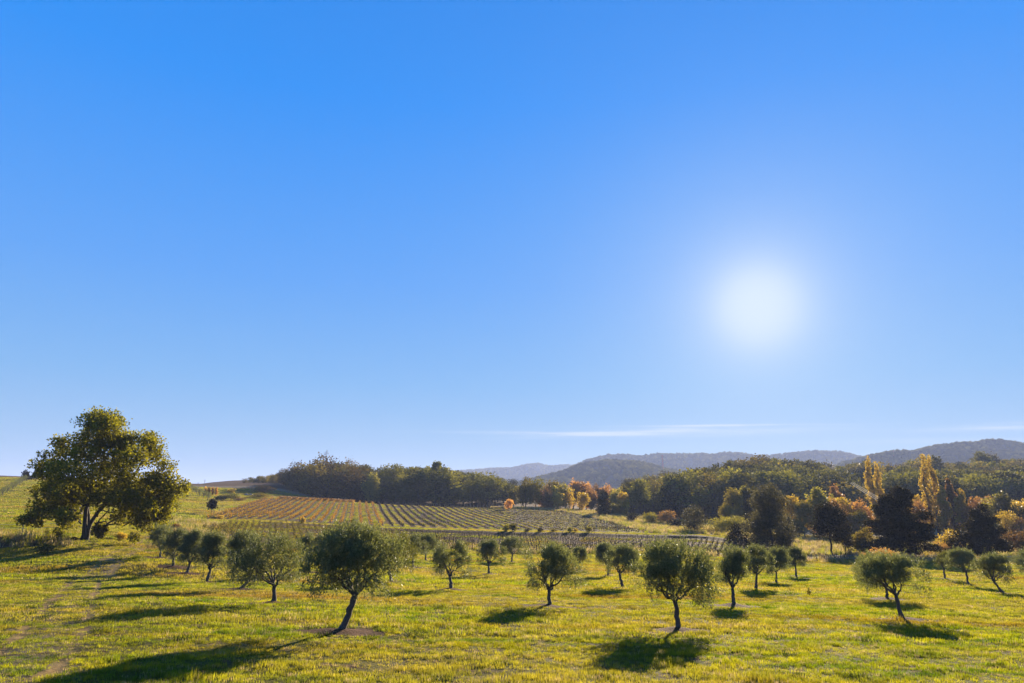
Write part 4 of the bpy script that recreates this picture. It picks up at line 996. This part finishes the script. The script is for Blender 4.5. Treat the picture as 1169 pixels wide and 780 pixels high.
# power line: two poles and two sagging cables
def wood_pole(px, D, top, label, H=None):
    x, y, zt = at(px, top, D); zb = gz(x, y); root = empty('power_pole', (x, y, zb), 0, label, 'power pole'); H = zt-zb
    b = MB(); b.tube([[0, 0, -.3], [0, 0, H*.5], [0, 0, H]], [.26, .22, .18], 10); b.build('pole', M['white'], root, True)
    b = MB(); b.box((0, 0, H-.4), (1.2, .09, .09)); b.build('crossarm', M['metal'], root)
    for s_ in (-1, 0, 1):
        b = MB(); b.tube([[s_*1.05, 0, H-.3], [s_*1.05, 0, H-.1], [s_*1.05, 0, H+.1]], [.05, .10, .05], 8); b.build('insulator', M['white'], root, True)
    return np.array([x, y, zb+H+.1])
pa = wood_pole(946, 560, 528, 'pale power pole at the top of the cleared strip on the wooded hill')
pb_ = wood_pole(972, 430, 540, 'short pale power pole standing in the cleared strip of the wood')
pc = wood_pole(1012, 215, 575, 'pale power pole hidden low behind the biggest conifer')
for (a, b_, lab) in ((pa, pc, 'long span'),):
    for q, s_ in enumerate((-1.1, 0, 1.1)):
        b = MB(); t = np.linspace(0, 1, 24)[:, None]; P = a + (b_-a)*t + np.array([s_, 0, 0]) - np.array([0, 0, 1])*(4*2.2*t*(1-t)) ; o0 = P[0].copy()
        b.tube(P-o0, [.05]*24, 5); o = b.build('power_cable', M['cable'], None, True); o.location = o0
        tag(o, ('left', 'middle', 'right')[q]+' one of three pale cables sagging down the cleared strip of the wood', 'cable', 'power cables')
# wire fences
def fence(pts, label, step=4.0, h=1.15):
    P = [(x, y, gz(x, y)) for x, y in pts]; L = [0]
    for a, c in zip(P[:-1], P[1:]): L.append(L[-1]+math.hypot(c[0]-a[0], c[1]-a[1]))
    o0 = P[0]; root = empty('wire_fence', o0, 0, label, 'fence'); rng = np.random.default_rng(len(label)); tops = []
    for s_ in np.arange(0, L[-1], step):
        x = float(np.interp(s_, L, [p[0] for p in P])); y = float(np.interp(s_, L, [p[1] for p in P])); z = gz(x, y); lx, ly = rng.normal(size=2)*.05
        b = MB(); b.tube([[0, 0, -.2], [lx*.5, ly*.5, h*.5], [lx, ly, h*(.95+.1*rng.random())]], [.06, .055, .05], 6)
        o = b.build('post', M['post'], root); o.location = (x-o0[0], y-o0[1], z-o0[2]); tops.append([x-o0[0], y-o0[1], z-o0[2]])
    for hh in (.45, .95):
        b = MB(); b.tube(np.array(tops)+np.array([0, 0, hh]), [.012]*len(tops), 4); b.build('wire', M['metal'], root)
fence([P2(-40, 98, 606), P2(30, 98, 606), P2(80, 100, 606), P2(130, 104, 606)], 'low wire fence crossing the bright grass behind the big oak')
fence([P2(880, 126, 641), P2(980, 124, 641), P2(1080, 121, 641), P2(1230, 119, 641)], 'wire fence along the far edge of the olive meadow on the right', 5.0, 1.2)
# pale stones by the thicket on the rise
for i, (px, py, r) in enumerate(((281, 565.5, .9), (286, 565.8, 1.1), (291, 567, .8))):
    p = hit(px, py, 120)
    if p:
        rng = np.random.default_rng(700+i); b = MB(); u_ = np.linspace(0, 2*np.pi, 10, endpoint=False); P = []
        b.tube([[0, 0, -.2*r], [0, 0, .05*r], [.05, 0, .35*r], [.02, 0, .6*r], [0, 0, .72*r]], np.array([.9, 1, .85, .5, .02])*r*(1+.1*rng.normal(size=5)), 9)
        o = b.build('boulder', M['rock'], None, True); o.location = (p[0], p[1], gz(*p)); tag(o, ('leftmost', 'middle and largest', 'rightmost')[i]+' pale boulder on the rise left of the flare-browned wood', 'boulder', 'pale boulders')

# ------------------------------------------------------------------ meadow grass
def tuft(seed, nb, h, w, spread, curl=.5):
    rng = np.random.default_rng(seed); b = MB()
    a = rng.random(nb)*6.28; r = spread*rng.random(nb)**.5; H = h*(.5+.7*rng.random(nb)); ln = curl*H*rng.random(nb)
    a2 = rng.random(nb)*6.28; base = np.stack([np.cos(a)*r, np.sin(a)*r, np.full(nb, -.01)], 1)
    side = np.stack([-np.sin(a2), np.cos(a2), np.zeros(nb)], 1)*w*.5; out = np.stack([np.cos(a2), np.sin(a2), np.zeros(nb)], 1)
    mid = base + out*ln[:, None]*.3 + np.array([0, 0, 1])*H[:, None]*.55; tip = base + out*ln[:, None] + np.array([0, 0, 1])*H[:, None]
    V = np.stack([base-side, base+side, mid+side*.8, mid-side*.8, tip+side*.12, tip-side*.12], 1).reshape(-1, 3)
    k_ = np.arange(nb)*6; Fq = np.concatenate([np.stack([k_, k_+1, k_+2, k_+3], 1), np.stack([k_+3, k_+2, k_+4, k_+5], 1)])
    b.quads(V, Fq); return b
def grass():
    rng = np.random.default_rng(77)
    pf = [loose('grass_tuft', tuft(800+i, 18, .082, .009, .11).mesh('grass_tuft', M['grass'])) for i in range(3)]
    pm = [loose('grass_tuft', tuft(810+i, 20, .105, .016, .21).mesh('grass_tuft', M['grass'])) for i in range(3)]
    pw = [loose('grass_tuft', tuft(820+i, 20, .14, .035, .42).mesh('grass_tuft', M['grass'])) for i in range(3)]
    for (d0, d1, den, ps, lab) in ((9, 26, 75, pf, 'short yellow green meadow grass nearest the viewer'), (26, 52, 30, pm, 'yellow green meadow grass between the olive trees'), (52, 128, 9, pw, 'yellow green meadow grass at the far side')):
        A = 1.75*(d1*d1-d0*d0)/2; n_ = int(A*den)
        y = np.sqrt(d0*d0+(d1*d1-d0*d0)*rng.random(n_)); t = -.92+1.84*rng.random(n_); x = t*y
        so, dr, ro = masks(x, y); so = np.maximum(so, 1.15*MASK_PATH[0]); cl_ = fbm(x/.9, y/.9, 44, 3); cl2 = fbm(x/5, y/5, 45, 2)
        keep = (so < .45+.25*rng.random(n_)) & (rng.random(n_) < .10+1.5*cl_) & ~inpoly(x, y, VINE1)
        x, y, cl_, cl2 = x[keep], y[keep], cl_[keep], cl2[keep]
        tdd = track_dist(x, y); sz = (.35+1.7*cl_**2+.35*rng.random(len(x)))*(.65+.7*cl2)*np.where(tdd < 1.4, .6, 1)
        big = fbm(x/.6, y/.45, 91, 2) > .80; sz = np.where(big, sz*1.7, sz)
        scatter('grass', np.stack([x, y, ground_z(x, y)], 1), rng.random(len(x))*6.28, (.8+.4*rng.random(len(x)), sz), ps, lab, int(d0))
        print('grass', len(x))
grass()
# dry weeds on banks, scrub slope and meadow edge
def hill_grass():
    rng = np.random.default_rng(79)
    ps = [loose('grass_tuft', tuft(860+i, 16, .20, .09, 1.0).mesh('grass_tuft', M['grass'])) for i in range(3)]
    n_ = 60000; d0, d1 = 126, 352
    y = np.sqrt(d0*d0+(d1*d1-d0*d0)*rng.random(n_)); t = -.86+.66*rng.random(n_); x = t*y
    so, dr, ro = masks(x, y); keep = (so < .4) & ~inpoly(x, y, VINE1) & ~inpoly(x, y, VINE2) & ((t < -.36) | ((y > 295) & (t < -.2))) & (rng.random(n_) < .3+fbm(x/4, y/4, 46, 3))
    x, y = x[keep], y[keep]; s_ = .7+.7*rng.random(len(x))
    scatter('grass', np.stack([x, y, ground_z(x, y)], 1), rng.random(len(x))*6.28, (s_, s_), ps, 'sunlit grass on the left hillside', 9)
hill_grass()
M['weed'] = leaf_mat('dark_weed', (.018, .028, .006), (.05, .06, .012), (.03, .05, .004), (.12, .15, .01), .4, .6, .1, .15)
def clumps():
    rng = np.random.default_rng(91)
    ps = [loose('weed', tuft(880+i, 60, .115, .014, .22, .9).mesh('weed', M['weed'])) for i in range(3)]
    n_ = 800; y = np.sqrt(144+(75**2-144)*rng.random(n_)); x = y*(-.8+1.6*rng.random(n_)); kp = fbm(x/7, y/7, 95, 2) > .45; x, y = x[kp], y[kp]
    s_ = .5+1.0*rng.random(len(x))**2
    scatter('weeds', np.stack([x, y, ground_z(x, y)], 1), rng.random(len(x))*6.28, (s_*1.3, s_), ps, 'dark green weed clumps scattered through the meadow', 12)
clumps()
def row_grass():
    rng = np.random.default_rng(80)
    ps = [loose('grass_tuft', tuft(870+i, 14, .16, .06, .45).mesh('grass_tuft', M['grass'])) for i in range(3)]
    n_ = 420000; y = 121+191*rng.random(n_); x = -95+150*rng.random(n_)
    q = (x+.224*y)*.9758/2.6; f = np.abs(q-np.floor(q)-.25)
    keep = (inpoly(x, y, VINE2) & (f < np.where(x/y < -.225, .09, .17)) & (fbm(x/5, y/5, 61, 3) > .40)) | ((y > 122) & (y < 163) & inpoly(x, y, VINE1) & (rng.random(n_) < .5) & (fbm(x/6, y/3, 62, 3) > .48)) | ((y > 167.2) & (y < 175) & (x/y > -.4) & (x/y < .38))
    x, y = x[keep], y[keep]; s_ = (.5+.5*rng.random(len(x)))*np.where(x > 0, .7, 1)
    scatter('grass', np.stack([x, y, ground_z(x, y)], 1), rng.random(len(x))*6.28, (s_, s_), ps, 'grass strips between the rows of the upper vineyard', 10)
row_grass()
def weeds():
    rng = np.random.default_rng(88)
    ps = [loose('weed', tuft(840+i, 26, .55, .03, .30, .6).mesh('weed', M['straw'])) for i in range(3)]
    X = []; 
    for (n_, d0, d1, p0, p1) in ((120, 77, 84, -60, 85), (5000, 176, 300, 700, 900), (4200, 140, 240, 880, 1180), (900, 120, 127, 380, 1169), (2000, 300, 345, 560, 720), (3500, 225, 335, 640, 760), (1200, 118, 160, 200, 262)):
        D_ = d0+(d1-d0)*rng.random(n_); px = p0+(p1-p0)*rng.random(n_); x = (px-584.5)/F/1.028*D_
        k_ = ~inpoly(x, D_, VINE2) & ~((D_ > 128) & inpoly(x, D_, VINE1)); X.append(np.stack([x[k_], D_[k_]], 1))
    X = np.concatenate(X); s_ = .7+1.2*rng.random(len(X))**2
    scatter('dry_weeds', np.stack([X[:, 0], X[:, 1], ground_z(X[:, 0], X[:, 1])], 1), rng.random(len(X))*6.28, (s_*1.3, s_*1.1), ps, 'dry straw coloured weeds on the banks and scrub slope', 5)
weeds()

# ------------------------------------------------------------------ haze
def haze():
    b = MB(); b.box((0, 3000, (-36.5+250)/2), (6800, 6800, (250+36.5)/2))
    m, n = mat('haze'); v = N(n, 'ShaderNodeVolumePrincipled'); v.inputs['Color'].default_value = (.56, .67, 1, 1)
    v.inputs['Density'].default_value = .00014; v.inputs['Anisotropy'].default_value = .1
    o = N(n, 'ShaderNodeOutputMaterial'); n.links.new(v.outputs[0], o.inputs['Volume'])
    h = b.build('haze', m); tag(h, kind='stuff')
haze()
for o in bpy.data.objects:
    if o.users_collection == () and o.users == 0: pass
